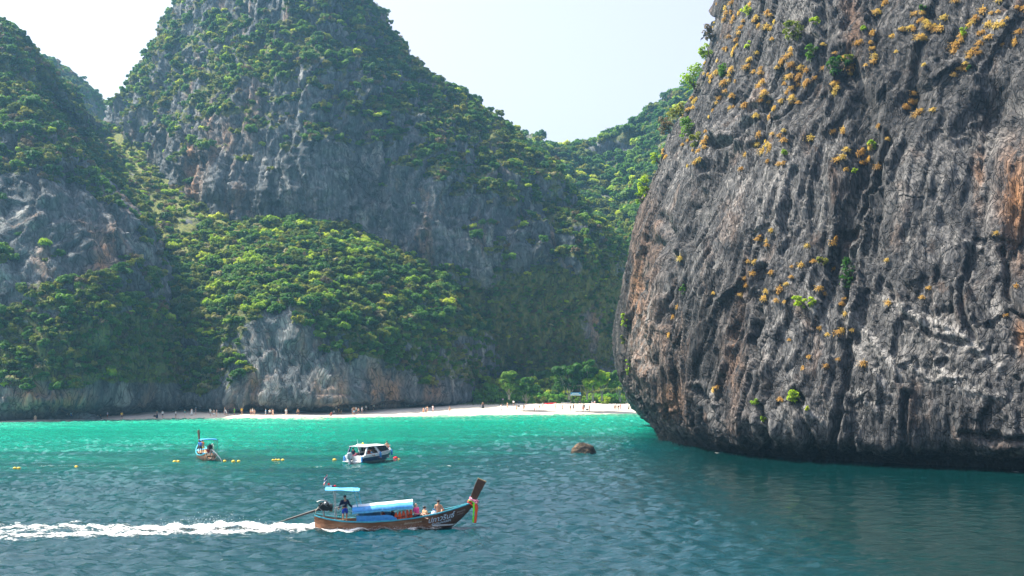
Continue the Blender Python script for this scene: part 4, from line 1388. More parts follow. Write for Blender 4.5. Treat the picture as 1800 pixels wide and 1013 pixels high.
    if fine:
        for s_, sx in (('l', 1), ('r', -1)):
            w, h = np.array(J['wr' + s_]), np.array(J['hd' + s_])
            d = (h - w) / np.linalg.norm(h - w)
            side = np.cross(d, [0, 1.0, 0.2]); side /= np.linalg.norm(side)
            for k, L in enumerate((0.075, 0.085, 0.08, 0.065)):
                o_ = h + side * (k - 1.5) * 0.02
                m.tube([o_, o_ + d * L * .55, o_ + d * L * .85 + np.array([0, -0.02, -0.012])], [0.011, 0.010, 0.007], 5)
            o_ = w + d * 0.04 + side * -0.035
            m.tube([o_, o_ + d * 0.03 - side * 0.03, o_ + d * 0.07 - side * 0.035], [0.013, 0.011, 0.008], 5)
    hx, hy, hz_ = J['head']
    m.ball((hx, hy - 0.105, hz_ - 0.01), (0.014, 0.02, 0.022), 6, 4)
    for sx in (-1, 1):
        m.ball((hx + sx * 0.086, hy + 0.01, hz_), (0.012, 0.02, 0.03), 6, 4)
    extra = m.mesh('extra')
    bm = bmesh.new()
    bm.from_mesh(body); bm.from_mesh(extra)
    bm.to_mesh(body); bm.free()
    body.polygons.foreach_set('use_smooth', np.ones(len(body.polygons), bool))
    arms = {'sh' + s_ for s_ in 'lr'}
    tee = sub({'pelvis', 'belly', 'chest'} | arms | {'el' + s_ for s_ in 'lr'}, 0.034, {'ell': ('shl', 0.7), 'elr': ('shr', 0.7)})
    sleeve = sub({'pelvis', 'belly', 'chest'} | arms | {'el' + s_ for s_ in 'lr'} | {'wr' + s_ for s_ in 'lr'}, 0.034)
    brief = sub({'pelvis', 'belly'} | {'th' + s_ for s_ in 'lr'}, 0.026, {'belly': ('pelvis', 0.45)})
    shorts = sub({'pelvis', 'belly'} | {'th' + s_ for s_ in 'lr'} | {'kn' + s_ for s_ in 'lr'}, 0.034, {'belly': ('pelvis', 0.5), 'knl': ('thl', 0.85), 'knr': ('thr', 0.85)})
    bra = sub({'chest', 'belly'} | arms, 0.022, {'belly': ('chest', 0.35), 'shl': ('chest', 0.55), 'shr': ('chest', 0.55)})
    h = MB()
    c = (hx, hy + 0.022, hz_ + 0.06)
    h.ball(c, (0.098, 0.112, 0.085), 10, 6)
    hair = h.mesh('hair')
    h = MB()
    h.ball(c, (0.10, 0.112, 0.09), 10, 6)
    h.tube([(hx, hy + 0.07, hz_ + 0.05), (hx, hy + 0.105, hz_ - 0.1), (hx, hy + 0.10, hz_ - 0.27)], [0.085, 0.08, 0.04], 8, flat=0.6)
    hair_long = h.mesh('hair')
    h = MB()
    h.ball((hx, hy + 0.01, hz_ + 0.085), (0.1, 0.11, 0.075), 10, 5)
    h.loft([[(hx + q * math.cos(a), hy + q * math.sin(a), hz_ + 0.07 - (q - .1) * .15) for a in np.linspace(0, 2 * math.pi, 14, endpoint=False)] for q in (0.1, 0.19, 0.192, 0.1)], cap=False)
    hat = h.mesh('hat')
    # long dress from chest to ankle
    d = MB()
    rings = []
    for z, r_ in ((hip + .42, .15), (hip + .2, .155), (hip, .19), (0.5, .26), (0.12, .32)):
        rings.append([(r_ * math.cos(a) * (1 + .05 * math.sin(5 * a)), lean * .4 + r_ * .8 * math.sin(a), z) for a in np.linspace(0, 2 * math.pi, 16, endpoint=False)])
    d.loft(rings)
    dress = d.mesh('dress') if pose != 'sit' else None
    return dict(body=body, tee=tee, sleeve=sleeve, brief=brief, shorts=shorts, bra=bra, hair=hair, hair_long=hair_long, hat=hat, dress=dress)


POSES = {k: pose_meshes(k, fine=(k in ('helm', 'sit', 'stand'))) for k in ('stand', 'walk', 'sit', 'bend', 'raise', 'helm')}
COL = dict(white=(0.75, 0.75, 0.74), black=(0.015, 0.015, 0.018), navy=(0.012, 0.02, 0.06), blue=(0.03, 0.14, 0.5), sky=(0.3, 0.55, 0.75), teal=(0.05, 0.4, 0.4), green=(0.1, 0.5, 0.08), yellow=(0.75, 0.45, 0.04), orange=(0.75, 0.22, 0.04),
           red=(0.6, 0.03, 0.03), darkred=(0.22, 0.03, 0.03), pink=(0.8, 0.25, 0.4), palepink=(0.8, 0.6, 0.6), lilac=(0.6, 0.55, 0.75), grey=(0.28, 0.28, 0.3), brown=(0.18, 0.09, 0.04), tan=(0.5, 0.33, 0.2), olive=(0.2, 0.2, 0.08), hotpink=(0.8, 0.08, 0.3),
           cobalt=(0.02, 0.06, 0.5))
SKINS = [paint('skin_light', (0.62, 0.36, 0.26), 0.6, 0.3, 0.06), paint('skin_tan', (0.45, 0.24, 0.15), 0.6, 0.3, 0.06), paint('skin_brown', (0.25, 0.12, 0.07), 0.6, 0.3, 0.06)]
HAIRS = [paint('hair_black', (0.012, 0.01, 0.009), 0.5, 0.4, 0.1), paint('hair_brown', (0.07, 0.035, 0.015), 0.5, 0.4, 0.1), paint('hair_fair', (0.35, 0.22, 0.09), 0.5, 0.4, 0.1)]


def cloth(c):
    return paint('cloth_' + c, COL[c], 0.85, 0.15, 0.1, scale=3.0)


def slot(o, mat):
    if not o.data.materials:
        o.data.materials.append(None)
    o.material_slots[0].link = 'OBJECT'
    o.material_slots[0].material = mat


def person(loc, rz, pose, top, bottom, label, skin=0, hair='hair', hairmat=0, scale=1.0, group=None, hatcol=None):
    M = POSES[pose]
    t_ = empty('person', tuple(loc), rz, label, 'person', group)
    t_.scale = (scale,) * 3

    def part(nm, key, mat):
        o = bpy.data.objects.new(nm, M[key])
        C.objects.link(o)
        o.parent = t_
        slot(o, mat)
    part('body', 'body', SKINS[skin])
    if hair:
        part('hair', hair, HAIRS[hairmat])
    if hatcol:
        part('hat', 'hat', cloth(hatcol))
    if top:
        kind, c = top.split(':')
        part({'tee': 'shirt', 'sleeve': 'shirt', 'bra': 'swim_top', 'dress': 'dress'}[kind], kind, cloth(c))
    if bottom:
        kind, c = bottom.split(':')
        part({'shorts': 'shorts', 'brief': 'swim_brief'}[kind], kind, cloth(c))
    return t_


BEACH = [  # px, feet row, pose, top, bottom, skin, hair, label
    (62, 741, 'stand', None, 'brief:black', 0, 0, 'bare-chested person wading below the left cliff'),
    (98, 731, 'sit', 'tee:grey', 'shorts:navy', 1, 1, 'person in grey crouched on the rocks at far left'),
    (118, 736, 'stand', 'tee:white', 'shorts:sky', 0, 0, 'person in white between the two dark boulders'),
    (125, 736, 'stand', 'tee:sky', 'shorts:blue', 0, 1, 'person in light blue beside the boulders'),
    (171, 737, 'sit', None, 'brief:red', 0, 1, 'person sitting at the left tip of the sand'),
    (177, 737, 'sit', 'tee:black', 'shorts:black', 2, 0, 'person in black sitting at the left tip of the sand'),
    (189, 737, 'stand', 'tee:lilac', 'shorts:darkred', 1, 0, 'person in mauve standing right of the pair sitting at the sand tip'),
    (214, 737.5, 'stand', 'tee:yellow', 'shorts:navy', 1, 0, 'person in yellow shirt and dark shorts near the left sand tip'),
    (276, 736, 'stand', 'dress:navy', None, 1, 1, 'person in long dark dress with a teal hat'),
    (286, 735, 'walk', 'tee:white', 'shorts:navy', 0, 0, 'person in white shirt walking behind the long dark dress'),
    (309, 735, 'stand', 'tee:white', 'shorts:black', 0, 0, 'lone person in white shirt and black shorts, left beach'),
    (325, 735, 'stand', 'tee:teal', 'shorts:palepink', 0, 0, 'person in teal shirt right of the lone white shirt'),
    (337, 731, 'stand', 'dress:white', None, 1, 0, 'person in long white robe under the cliff'),
    (344, 730, 'stand', 'tee:grey', 'shorts:grey', 1, 1, 'person in grey with a light hat beside the white robe'),
    (370, 732, 'walk', 'tee:white', 'shorts:grey', 0, 1, 'white-shirted walker at the left of a close group of three'),
    (376, 733.5, 'walk', 'bra:orange', 'shorts:white', 0, 1, 'person in white shorts in the middle of the close group of three'),
    (381, 733, 'stand', 'tee:palepink', 'brief:tan', 0, 0, 'person in pale pink at the right of the close group of three'),
    (395, 730, 'stand', 'tee:grey', 'shorts:lilac', 0, 0, 'tall person in grey at the cliff foot'),
    (398, 731, 'bend', 'tee:white', 'shorts:white', 0, 0, 'person in white bending forward below the cliff'),
    (401, 730, 'stand', 'tee:navy', 'shorts:navy', 2, 0, 'person in navy beside the bending one'),
    (412, 730, 'stand', 'tee:green', 'shorts:green', 1, 0, 'person in bright green under the cliff overhang'),
    (425, 730, 'stand', 'tee:yellow', 'shorts:brown', 1, 0, 'person in yellow top under the cliff overhang'),
    (441, 732, 'stand', 'bra:darkred', 'shorts:darkred', 0, 1, 'person in dark red at the left of a trio'),
    (444, 731, 'stand', 'tee:white', 'shorts:navy', 0, 0, 'person in white top in the middle of the trio beside dark red'),
    (447, 732, 'stand', 'bra:pink', 'brief:pink', 0, 1, 'person in pink swimwear at the right of the trio'),
    (467, 732, 'stand', 'tee:sky', 'shorts:sky', 0, 0, 'person in sky blue standing alone at mid beach'),
    (474, 732, 'walk', 'tee:white', 'shorts:navy', 0, 0, 'white-shirted walker right of the sky blue person'),
    (477.5, 731, 'stand', 'tee:black', 'shorts:black', 1, 0, 'person in black between a walker and a sunburnt bather'),
    (480, 733, 'stand', None, 'brief:palepink', 0, 1, 'sunburnt bather beside the person in black'),
    (503, 732, 'stand', 'tee:white', 'shorts:white', 0, 0, 'lone person all in white at mid beach'),
    (524, 732, 'walk', 'bra:brown', 'shorts:black', 1, 0, 'lone dark-haired walker in black shorts at mid beach'),
    (582, 731, 'sit', 'tee:darkred', 'shorts:darkred', 1, 0, 'person in dark red sitting nearest the water'),
    (580, 724, 'stand', 'tee:blue', 'shorts:navy', 1, 0, 'person in blue at the cliff foot behind the sitting group'),
    (586.5, 727.5, 'sit', 'tee:white', 'shorts:navy', 0, 0, 'person in white sitting on the left of the group by the cliff'),
    (591, 726, 'stand', 'tee:white', 'shorts:black', 0, 0, 'person in white standing in the group by the cliff'),
    (595, 726, 'stand', 'tee:navy', 'shorts:yellow', 0, 0, 'person in navy top standing in the group by the cliff'),
    (599.5, 727, 'sit', 'tee:tan', 'shorts:tan', 1, 1, 'person in tan sitting at the right end of the group by the cliff'),
    (619.5, 729, 'stand', 'tee:grey', 'shorts:grey', 0, 0, 'person in grey at the left of five together'),
    (622.3, 729.3, 'stand', 'tee:brown', 'shorts:sky', 1, 0, 'person in brown top second from left of five together'),
    (626, 727, 'stand', 'tee:white', 'shorts:teal', 0, 1, 'person in white top and teal shorts in the middle of five'),
    (630, 729.3, 'stand', 'bra:white', 'shorts:black', 0, 0, 'person in black shorts fourth of the five together'),
    (636, 727.5, 'walk', 'tee:white', 'shorts:palepink', 0, 0, 'walker in white at the right of five together'),
    (643.5, 724.5, 'walk', 'tee:white', 'shorts:navy', 0, 0, 'walker in white shirt and navy shorts close to the cliff'),
    (657, 722.5, 'walk', 'tee:white', 'shorts:black', 0, 0, 'walker in white shirt and black shorts farthest right along the cliff'),
    (740, 716, 'stand', 'tee:lilac', 'shorts:black', 0, 0, 'person in lilac shirt at the corner of the cliff'),
    (745, 715, 'stand', 'tee:red', 'shorts:navy', 0, 0, 'person in red top at the corner of the cliff'),
    (744.5, 728.5, 'stand', 'bra:navy', 'shorts:orange', 0, 0, 'person in orange shorts by the water below the cliff corner'),
    (749, 728.5, 'stand', 'tee:grey', 'shorts:navy', 0, 1, 'person in a dark skirt by the water below the cliff corner'),
    (751.3, 726.5, 'stand', 'bra:orange', 'brief:orange', 0, 1, 'person in orange swimwear behind the dark skirt'),
    (761, 725, 'stand', 'tee:palepink', 'shorts:palepink', 0, 0, 'person in pale pink standing alone right of the cliff corner'),
    (790.5, 727, 'walk', 'bra:navy', 'brief:navy', 0, 1, 'dark-haired bather walking alone on the bright sand'),
    (849, 718.5, 'stand', 'dress:black', None, 1, 0, 'person in a wide black dress on the upper sand'),
    (881, 722, 'stand', 'dress:white', None, 0, 0, 'person in a white dress on the bright sand'),
    (892, 719, 'stand', 'tee:tan', 'shorts:tan', 0, 2, 'person in tan clothes right of the white dress'),
    (903, 715, 'walk', 'tee:white', 'shorts:black', 0, 0, 'person in white shirt and black shorts at the back of the sand'),
    (908, 723.5, 'walk', 'bra:brown', 'shorts:orange', 1, 0, 'person in orange trousers walking on the bright sand'),
    (925, 711.5, 'raise', 'tee:white', 'shorts:black', 0, 0, 'person in white raising an arm by the trees'),
    (921, 723, 'stand', 'bra:brown', 'brief:brown', 0, 0, 'person in brown swimwear on the bright sand'),
    (939.5, 723.5, 'stand', 'tee:pink', 'shorts:red', 0, 1, 'small child in pink beside blue shorts'),
    (943, 724, 'stand', 'bra:navy', 'shorts:blue', 0, 0, 'person in blue shorts next to the child'),
    (948, 719.5, 'stand', 'tee:olive', 'shorts:tan', 0, 0, 'person in olive shirt behind the child'),
    (954, 719.5, 'walk', 'tee:white', 'shorts:white', 0, 0, 'person in white walking left of the red kayak'),
    (977, 722.5, 'stand', 'bra:red', 'brief:red', 0, 1, 'person in red swimwear below the red kayak'),
    (988, 723.5, 'walk', None, 'shorts:grey', 0, 0, 'bare-chested person in grey shorts striding'),
    (1002.5, 724, 'stand', 'tee:black', 'brief:black', 0, 0, 'person in black top on the bright sand left of the red shorts'),
    (1008, 722, 'stand', 'bra:teal', 'shorts:grey', 0, 1, 'person in grey-green behind the black top'),
    (1025, 724, 'stand', None, 'shorts:red', 0, 2, 'large bare-chested person in red shorts'),
    (1027, 722, 'stand', 'tee:grey', 'shorts:tan', 0, 0, 'person in grey half hidden behind the red shorts'),
    (1036, 724, 'stand', 'bra:tan', 'brief:grey', 0, 1, 'bather in tan right of the red shorts'),
    (1041, 710, 'sit', 'tee:white', 'shorts:white', 0, 0, 'person in white sitting before the bright green bush'),
    (1045, 710, 'sit', 'tee:palepink', 'shorts:pink', 0, 1, 'person in pink sitting before the bright green bush'),
    (1081, 723, 'stand', 'bra:red', 'brief:red', 0, 1, 'person in red at the left of the group by the big cliff'),
    (1084, 722, 'stand', 'tee:white', 'shorts:white', 0, 0, 'person in white in the group by the big cliff'),
    (1087, 723, 'stand', 'tee:black', 'shorts:grey', 0, 0, 'person in black shirt in the group by the big cliff'),
    (1090, 722.5, 'walk', 'tee:red', 'shorts:grey', 0, 0, 'person in red top at the right of the group by the big cliff'),
    (1105, 724, 'stand', 'tee:white', 'shorts:brown', 0, 0, 'person in white shirt farthest right by the big cliff'),
]
for i, (px, py, pose, top, bot, sk, hr, lab) in enumerate(BEACH):
    p = on_sand(px, py)
    if py > 740:
        p = P(px, py, CAM_H * F / (py - HZ) * 1.0)
        p[2] = -0.35
    sc = 0.62 if 'child' in lab else (1.12 if 'large' in lab else 1.0) * float(rng.uniform(0.97, 1.06))
    if i == 1:
        p[2] = max(p[2], 1.1)
    person(p, float(rng.uniform(-2.2, 2.2)), pose, top, bot, lab, sk, 'hair_long' if hr == 1 else 'hair', (i * 7) % 3 if hr != 2 else 2, sc, 'people on the beach', 'teal' if 'teal hat' in lab else ('sky' if 'light hat' in lab else None))

# ------------------------------------------------------------------ longtail boats
WOOD = NT('varnished_wood')
v = WOOD.coords((1.2, 8, 9))
wn_ = WOOD.noise(v, 1.0, 6, 0.65, 0.4)
wv_ = WOOD.noise(WOOD.coords((0.5, 0.8, 1.4)), 1.0, 5, 0.6)
wc = WOOD.ramp(wn_, [(0.3, (0.09, 0.036, 0.016)), (0.55, (0.22, 0.09, 0.038)), (0.75, (0.34, 0.155, 0.07))])
wc = WOOD.mix(WOOD.ramp(wv_, [(0.55, 0.0), (0.72, 0.5)]), wc, (0.30, 0.20, 0.13))
WOOD = WOOD.done(WOOD.principled(wc, 0.45, WOOD.bump(wn_, 0.3, 0.01), 0.4))
DARKWOOD = paint('dark_prow_wood', (0.085, 0.038, 0.02), 0.5, 0.4, 0.25)
DECK = paint('deck_boards', (0.34, 0.22, 0.12), 0.75, 0.2, 0.25)
ENDGRAIN = paint('pale_end_grain', (0.42, 0.26, 0.13), 0.8, 0.2, 0.2)
GUN_BLUE = paint('turquoise_paint', (0.06, 0.36, 0.46), 0.5, 0.4)
WHITE = paint('white_paint', (0.72, 0.73, 0.74), 0.45, 0.45, 0.06)
TARP = paint('blue_tarpaulin', (0.05, 0.25, 0.58), 0.5, 0.35, 0.14)
TARP_L = paint('light_blue_tarpaulin', (0.10, 0.42, 0.72), 0.5, 0.35, 0.12)
TARP_W = paint('tarpaulin_highlight', (0.62, 0.70, 0.78), 0.5, 0.35, 0.08)  # white highlight on the canopy top, put into the cloth colour
TARP_U = paint('navy_lining', (0.03, 0.05, 0.14), 0.7, 0.2, 0.1)
STEEL = paint('galvanised_steel', (0.35, 0.36, 0.37), 0.4, 0.5, 0.15, 0.8)
BLACKM = paint('oily_black_metal', (0.02, 0.02, 0.022), 0.4, 0.5, 0.2, 0.5)
ORANGE = paint('life_jacket_orange', (0.75, 0.10, 0.03), 0.8, 0.2, 0.15)
RED = paint('red_cloth', (0.62, 0.02, 0.03), 0.8, 0.2)
PINK = paint('pink_cloth', (0.85, 0.3, 0.42), 0.8, 0.2)
NGREEN = paint('neon_green_cloth', (0.15, 0.8, 0.05), 0.8, 0.2)
NORANGE = paint('vermilion_cloth', (0.85, 0.10, 0.03), 0.8, 0.2)
ROPE = paint('pale_rope', (0.45, 0.4, 0.32), 0.9, 0.1)
NAVY = paint('navy_gelcoat', (0.012, 0.03, 0.10), 0.3, 0.5, 0.1)
YELLOW = paint('yellow_plastic', (0.75, 0.50, 0.04), 0.5, 0.4)
GREYP = paint('grey_cowling', (0.30, 0.36, 0.40), 0.35, 0.5, 0.06)

ST = np.array([0.0, 0.25, 0.9, 2.0, 3.5, 5.0, 6.5, 7.8, 8.8, 9.5, 10.0, 10.3])
HB = np.array([0.42, 0.58, 0.78, 0.95, 1.02, 1.0, 0.9, 0.72, 0.5, 0.3, 0.14, 0.05])
GZ = np.array([0.98, 0.90, 0.74, 0.58, 0.52, 0.57, 0.70, 0.90, 1.12, 1.30, 1.45, 1.55])
KZ = np.array([0.12, -0.05, -0.2, -0.3, -0.32, -0.32, -0.3, -0.25, -0.12, 0.45, 0.95, 1.32])


def hull_sec(x, off=0.0, npt=9):
    hb, gz, kz = np.interp(x, ST, HB) - off, np.interp(x, ST, GZ), np.interp(x, ST, KZ) + off
    pts = []
    for k in range(npt):
        u = -1 + 2 * k / (npt - 1)
        a = abs(u)
        yy = math.copysign(hb * (1 - (1 - a) ** 1.9), u)
        zz = kz + (gz - kz) * a ** 1.8
        pts.append((x, yy, zz))
    return pts


def longtail(root, rear_canopy=True):
    xs_ = np.linspace(0, 10.3, 30)
    m = MB()
    outer = [hull_sec(x) for x in xs_]
    inner = [hull_sec(max(0.06, min(x, 10.1)), 0.05) for x in xs_]
    m.loft(outer, cap=False, closed=False)
    m.loft(inner, cap=False, closed=False)
    m.add(outer[0] + inner[0], [(k, k + 1, 9 + k + 1, 9 + k) for k in range(8)])
    m.build('hull', WOOD, root)
    # gunwale strakes, one each side
    for sy in (-1, 1):
        m = MB()
        rings = []
        for x in xs_:
            hb, gz = float(np.interp(x, ST, HB)), float(np.interp(x, ST, GZ))
            y0, y1 = sy * (hb - 0.07), sy * (hb + 0.035)
            rings.append([(x, y0, gz - 0.03), (x, y1, gz - 0.03), (x, y1, gz + 0.05), (x, y0, gz + 0.05)])
        m.loft(rings)
        m.build('gunwale', GUN_BLUE, root, smooth=False)
    # deck boards fore and aft, each a plank
    for x in np.arange(0.35, 2.3, 0.24):
        hb, gz = float(np.interp(x, ST, HB)), float(np.interp(x, ST, GZ))
        MB().box((x, 0, gz - 0.20), (0.22, 2 * hb - 0.28, 0.03)).build('deck_plank', DECK, root, smooth=False)
    for x in np.arange(7.0, 9.6, 0.24):
        hb, gz = float(np.interp(x, ST, HB)), float(np.interp(x, ST, GZ))
        MB().box((x, 0, gz - 0.22), (0.22, max(0.1, 2 * hb - 0.3), 0.03), (0, -0.2, 0)).build('deck_plank', DECK, root, smooth=False)
    for x in (2.9, 3.9, 4.9, 5.9):
        MB().box((x, 0, 0.30), (0.3, 1.6, 0.04)).build('bench', DECK, root, smooth=False)
    # prow post: raked, widening to the top
    m = MB()
    rings = []
    for tt in np.linspace(0, 1, 9):
        x = 10.10 + 0.72 * tt + 0.08 * tt * tt
        z = 1.25 + 1.72 * tt
        w, d = 0.05 + 0.05 * tt, 0.17 + 0.10 * tt
        rings.append([(x - d, -w, z + d * .45), (x + d, -w, z - d * .45), (x + d, w, z - d * .45), (x - d, w, z + d * .45)])
    m.loft(rings)
    pp = m.build('prow_post', DARKWOOD, root, smooth=False)
    e = rings[-1]
    m = MB()
    m.loft([e, [(q[0] + .02, q[1], q[2] + 0.05) for q in e]])
    m.build('end_grain', ENDGRAIN, pp, smooth=False)


def engine(root, x0=0.55, z0=1.5, turn=0.0):
    en = MB()
    en.box((x0, 0, z0), (0.75, 0.42, 0.36))
    en.box((x0 + 0.02, 0, z0 + 0.25), (0.55, 0.3, 0.18))
    for k in range(4):
        en.tube([(x0 - 0.22 + k * 0.15, 0.2, z0 + 0.18), (x0 - 0.22 + k * 0.15, 0.32, z0 + 0.2), (x0 - 0.25 + k * 0.12, 0.33, z0 - 0.05)], 0.035, 6)
    en = en.build('engine_block', BLACKM, root, smooth=False)
    MB().tube([(x0 + 0.38, 0, z0), (x0 + 0.52, 0, z0)], 0.26, 14).build('flywheel', BLACKM, en)
    MB().ball((x0 + 0.1, -0.22, z0 + 0.3), (0.14, 0.14, 0.12), 10, 6).build('air_filter', STEEL, en)
    MB().tube([(x0 - 0.3, -0.1, z0 + 0.2), (x0 - 0.45, -0.2, z0 + 0.42), (x0 - 0.2, -0.2, z0 + 0.5), (x0 + 0.15, -0.26, z0 + 0.46), (x0 + 0.35, -0.24, z0 + 0.25)], 0.035, 7).build('exhaust_pipe', STEEL, en)
    MB().tube([(x0 - 0.35, -0.22, z0 + 0.1), (x0 - 0.55, -0.26, z0 - 0.15), (x0 - 0.6, -0.22, z0 - 0.55), (x0 - 0.5, -0.24, z0 - 1.2)], 0.022, 6).build('cooling_hose', ROPE, en)
    MB().tube([(x0 + 0.2, -0.24, z0 + 0.1), (x0 - 0.1, -0.3, z0 + 0.3), (x0 - 0.35, -0.26, z0 + 0.02), (x0 - 0.1, -0.28, z0 - 0.2)], 0.02, 6).build('cooling_hose', STEEL, en)
    MB().tube([(x0 - 0.05, 0, z0 - 0.85), (x0 - 0.05, 0, z0 - 0.1)], [0.07, 0.05], 8).build('pivot_post', STEEL, root)
    return en


def text_mesh(name, body, size, mat, parent, loc, rot, extrude=0.004, align='LEFT', shear=0.0):
    cu = bpy.data.curves.new(name, 'FONT')
    cu.body = body
    cu.size = size
    cu.extrude = extrude
    cu.align_x = align
    cu.shear = shear
    cu.resolution_u = 3
    o = bpy.data.objects.new(name, cu)
    C.objects.link(o)
    dg = bpy.context.evaluated_depsgraph_get()
    me = bpy.data.meshes.new_from_object(o.evaluated_get(dg))
    bpy.data.objects.remove(o)
    bpy.data.curves.remove(cu)
    me.materials.clear()
    ob = obj(name, me, mat, parent)
    ob.location = loc
    ob.rotation_euler = rot
    return ob


# ---- the travelling boat in the foreground
p0 = P(553, 931.5, CAM_H * F / (931.5 - HZ))
BOAT_RZ = math.radians(5.0)
boat = empty('longtail_boat', (p0[0], p0[1] + 0.2, -0.02), BOAT_RZ, 'brown wooden longtail boat with blue canopies speeding across the foreground', 'boat', None)
boat.rotation_euler = (0, math.radians(-0.8), BOAT_RZ)
longtail(boat)
# dark painted bow cheek with white boot line
for sy in (-1, 1):
    m = MB()
    rings = []
    for x in np.linspace(8.0, 10.28, 14):
        sec = hull_sec(x, -0.006, 25)
        side = [q for q in sec if q[1] * sy >= 0] if sy > 0 else [q for q in sec if q[1] * sy >= 0][::-1]
        rings.append(side[:13])
    m.loft(rings, cap=False, closed=False)
    m.build('bow_cheek', DARKWOOD, boat)
    m = MB()
    rr = []
    for x in np.linspace(7.6, 9.12, 8):
        hb, gz, kz = float(np.interp(x, ST, HB)), float(np.interp(x, ST, GZ)), float(np.interp(x, ST, KZ))
        row = []
        for z in (0.10, 0.20):
            a = max(0.0, min(1.0, (z - kz) / (gz - kz))) ** (1 / 1.8)
            row.append((x, sy * (hb * (1 - (1 - a) ** 1.9) + 0.014), z))
        rr.append(row)
    m.loft(rr, cap=False, closed=False)
    m.build('boot_line', WHITE, boat, smooth=False)
engine(boat, 0.62, 1.42)
en_sh = MB().tube([(0.35, 0, 1.35), (-0.6, 0.02, 1.05), (-1.9, 0.04, 0.66)], [0.085, 0.075, 0.06], 9).build('tail_shaft', BLACKM, boat)
MB().tube([(-1.9, 0.04, 0.66), (-3.0, 0.06, 0.34)], [0.03, 0.022], 7).build('propeller_rod', BLACKM, en_sh)
m = MB()
for k in range(2):
    m.box((-2.98, 0.06, 0.35), (0.03, 0.05, 0.26), (k * math.pi / 2, 0.3, 0))
m.build('propeller', STEEL, en_sh, smooth=False)
MB().tube([(0.75, -0.12, 1.22), (1.35, -0.15, 1.42), (1.95, -0.18, 1.60)], [0.035, 0.03, 0.028], 7).build('tiller', STEEL, boat)
# stern canopy
m = MB()
rings = []
for u in np.linspace(0, 1, 9):
    x = 0.72 + 2.2 * u
    rings.append([(x, y, 2.72 - 0.12 * u - 0.10 * (y / 0.8) ** 2 + 0.02 * math.sin(u * 9 + y * 3)) for y in np.linspace(-0.8, 0.8, 7)])
top = [[(q[0], q[1], q[2] + 0.025) for q in r] for r in rings]
m.loft([r + t_[::-1] for r, t_ in zip(rings, top)])
sc_o = m.build('stern_canopy', TARP_L, boat)
for (xb, xt, yy, mm) in ((1.35, 1.28, -0.72, STEEL), (1.35, 1.28, 0.72, STEEL), (3.0, 2.55, -0.74, GUN_BLUE), (3.15, 2.75, 0.74, GUN_BLUE)):
    MB().tube([(xb, yy, 0.6), (xt, yy, 2.62)], 0.028, 7).build('canopy_post', mm, boat)
# passenger canopy: a barrel roof rising to the bow; crown highlight painted pale, blue flanks
RW = 0.98


def roof_ring(x, up):
    zz = 1.14 + 0.075 * (x - 2.4)
    return [(x, RW * math.cos(a), zz + 0.38 * math.sin(a) ** 0.9 + up) for a in np.linspace(math.pi, 0, 15)]


roof = empty('passenger_canopy', (0, 0, 0))
roof.parent = boat
for nm, k0, k1, mt in (('canopy_flank', 0, 4, TARP), ('canopy_crown', 4, 10, TARP_W), ('canopy_flank', 10, 14, TARP)):
    m = MB()
    rings = []
    for x in np.linspace(2.45, 6.35, 10):
        lo, hi = roof_ring(x, -0.012), roof_ring(x, 0.012)
        sag = 0.025 * math.sin((x - 2.45) * 4.8)
        seg = [(q[0], q[1], q[2] + sag * abs(q[1])) for q in hi[k0:k1 + 1]] + [(q[0], q[1], q[2] + sag * abs(q[1])) for q in lo[k0:k1 + 1]][::-1]
        rings.append(seg)
    m.loft(rings)
    m.build(nm, mt, roof)
m = MB()
m.loft([roof_ring(x, -0.05) for x in (2.6, 6.3)], cap=False, closed=False)
m.build('canopy_lining', TARP_U, roof)
for sy in (-1, 1):   # valance strip under each eave
    m = MB()
    m.loft([[(x, sy * (RW + 0.015), 1.16 + 0.075 * (x - 2.4)), (x, sy * (RW + 0.02), 1.05 + 0.075 * (x - 2.4) + 0.02 * math.sin(5 * x))] for x in np.linspace(2.45, 6.35, 14)], cap=False, closed=False)
    m.build('valance', TARP_L, roof)
for x in (2.75, 4.3, 5.9):
    for sy in (-1, 1):
        MB().tube([(x, sy * 0.93, float(np.interp(x, ST, GZ)) - 0.05), (x, sy * 0.94, 1.2 + 0.075 * (x - 2.4))], 0.025, 6).build('canopy_post', STEEL, boat)
for x in (2.5, 4.4, 6.33):
    MB().tube(roof_ring(x, -0.03), 0.02, 5).build('canopy_hoop', STEEL, roof)
for sy in (-1, 1):   # blue side screens rolled along the rail
    m = MB()
    rings = []
    for x in np.linspace(2.72, 5.3, 10):
        z = float(np.interp(x, ST, GZ)) + 0.04
        h = 0.36 if x < 4.9 else 0.36 - 0.26 * (x - 4.9) / 0.4
        w = 0.02 * math.sin(x * 7)
        rings.append([(x, sy * (0.96 + w), z), (x, sy * (0.99 + w), z + h * .5), (x, sy * 0.96, z + h), (x, sy * 0.93, z + h), (x, sy * (0.95 + w), z + h * .5), (x, sy * (0.92 + w), z)])
    m.loft(rings)
    m.build('side_screen', TARP, boat)
# mooring gear
MB().tube([(1.15, -0.55, 0.62), (2.1, -0.62, 0.72), (3.0, -0.66, 0.80)], 0.03, 6).build('boat_pole', DECK, boat)
MB().torus((2.5, -0.4, 0.5), 0.2, 0.04, 'z').build('rope_coil', ROPE, boat)
# lettering along the starboard bow
sh = math.atan2(0.52, 2.7)
yaw_in = math.radians(-13)


def side_pt(x, dz):
    gz, kz, hb = float(np.interp(x, ST, GZ)), float(np.interp(x, ST, KZ)), float(np.interp(x, ST, HB))
    z = gz - dz
    a = max(0.02, min(1.0, (z - kz) / (gz - kz))) ** (1 / 1.8)
    return (x, -(hb * (1 - (1 - a) ** 1.9)), z)


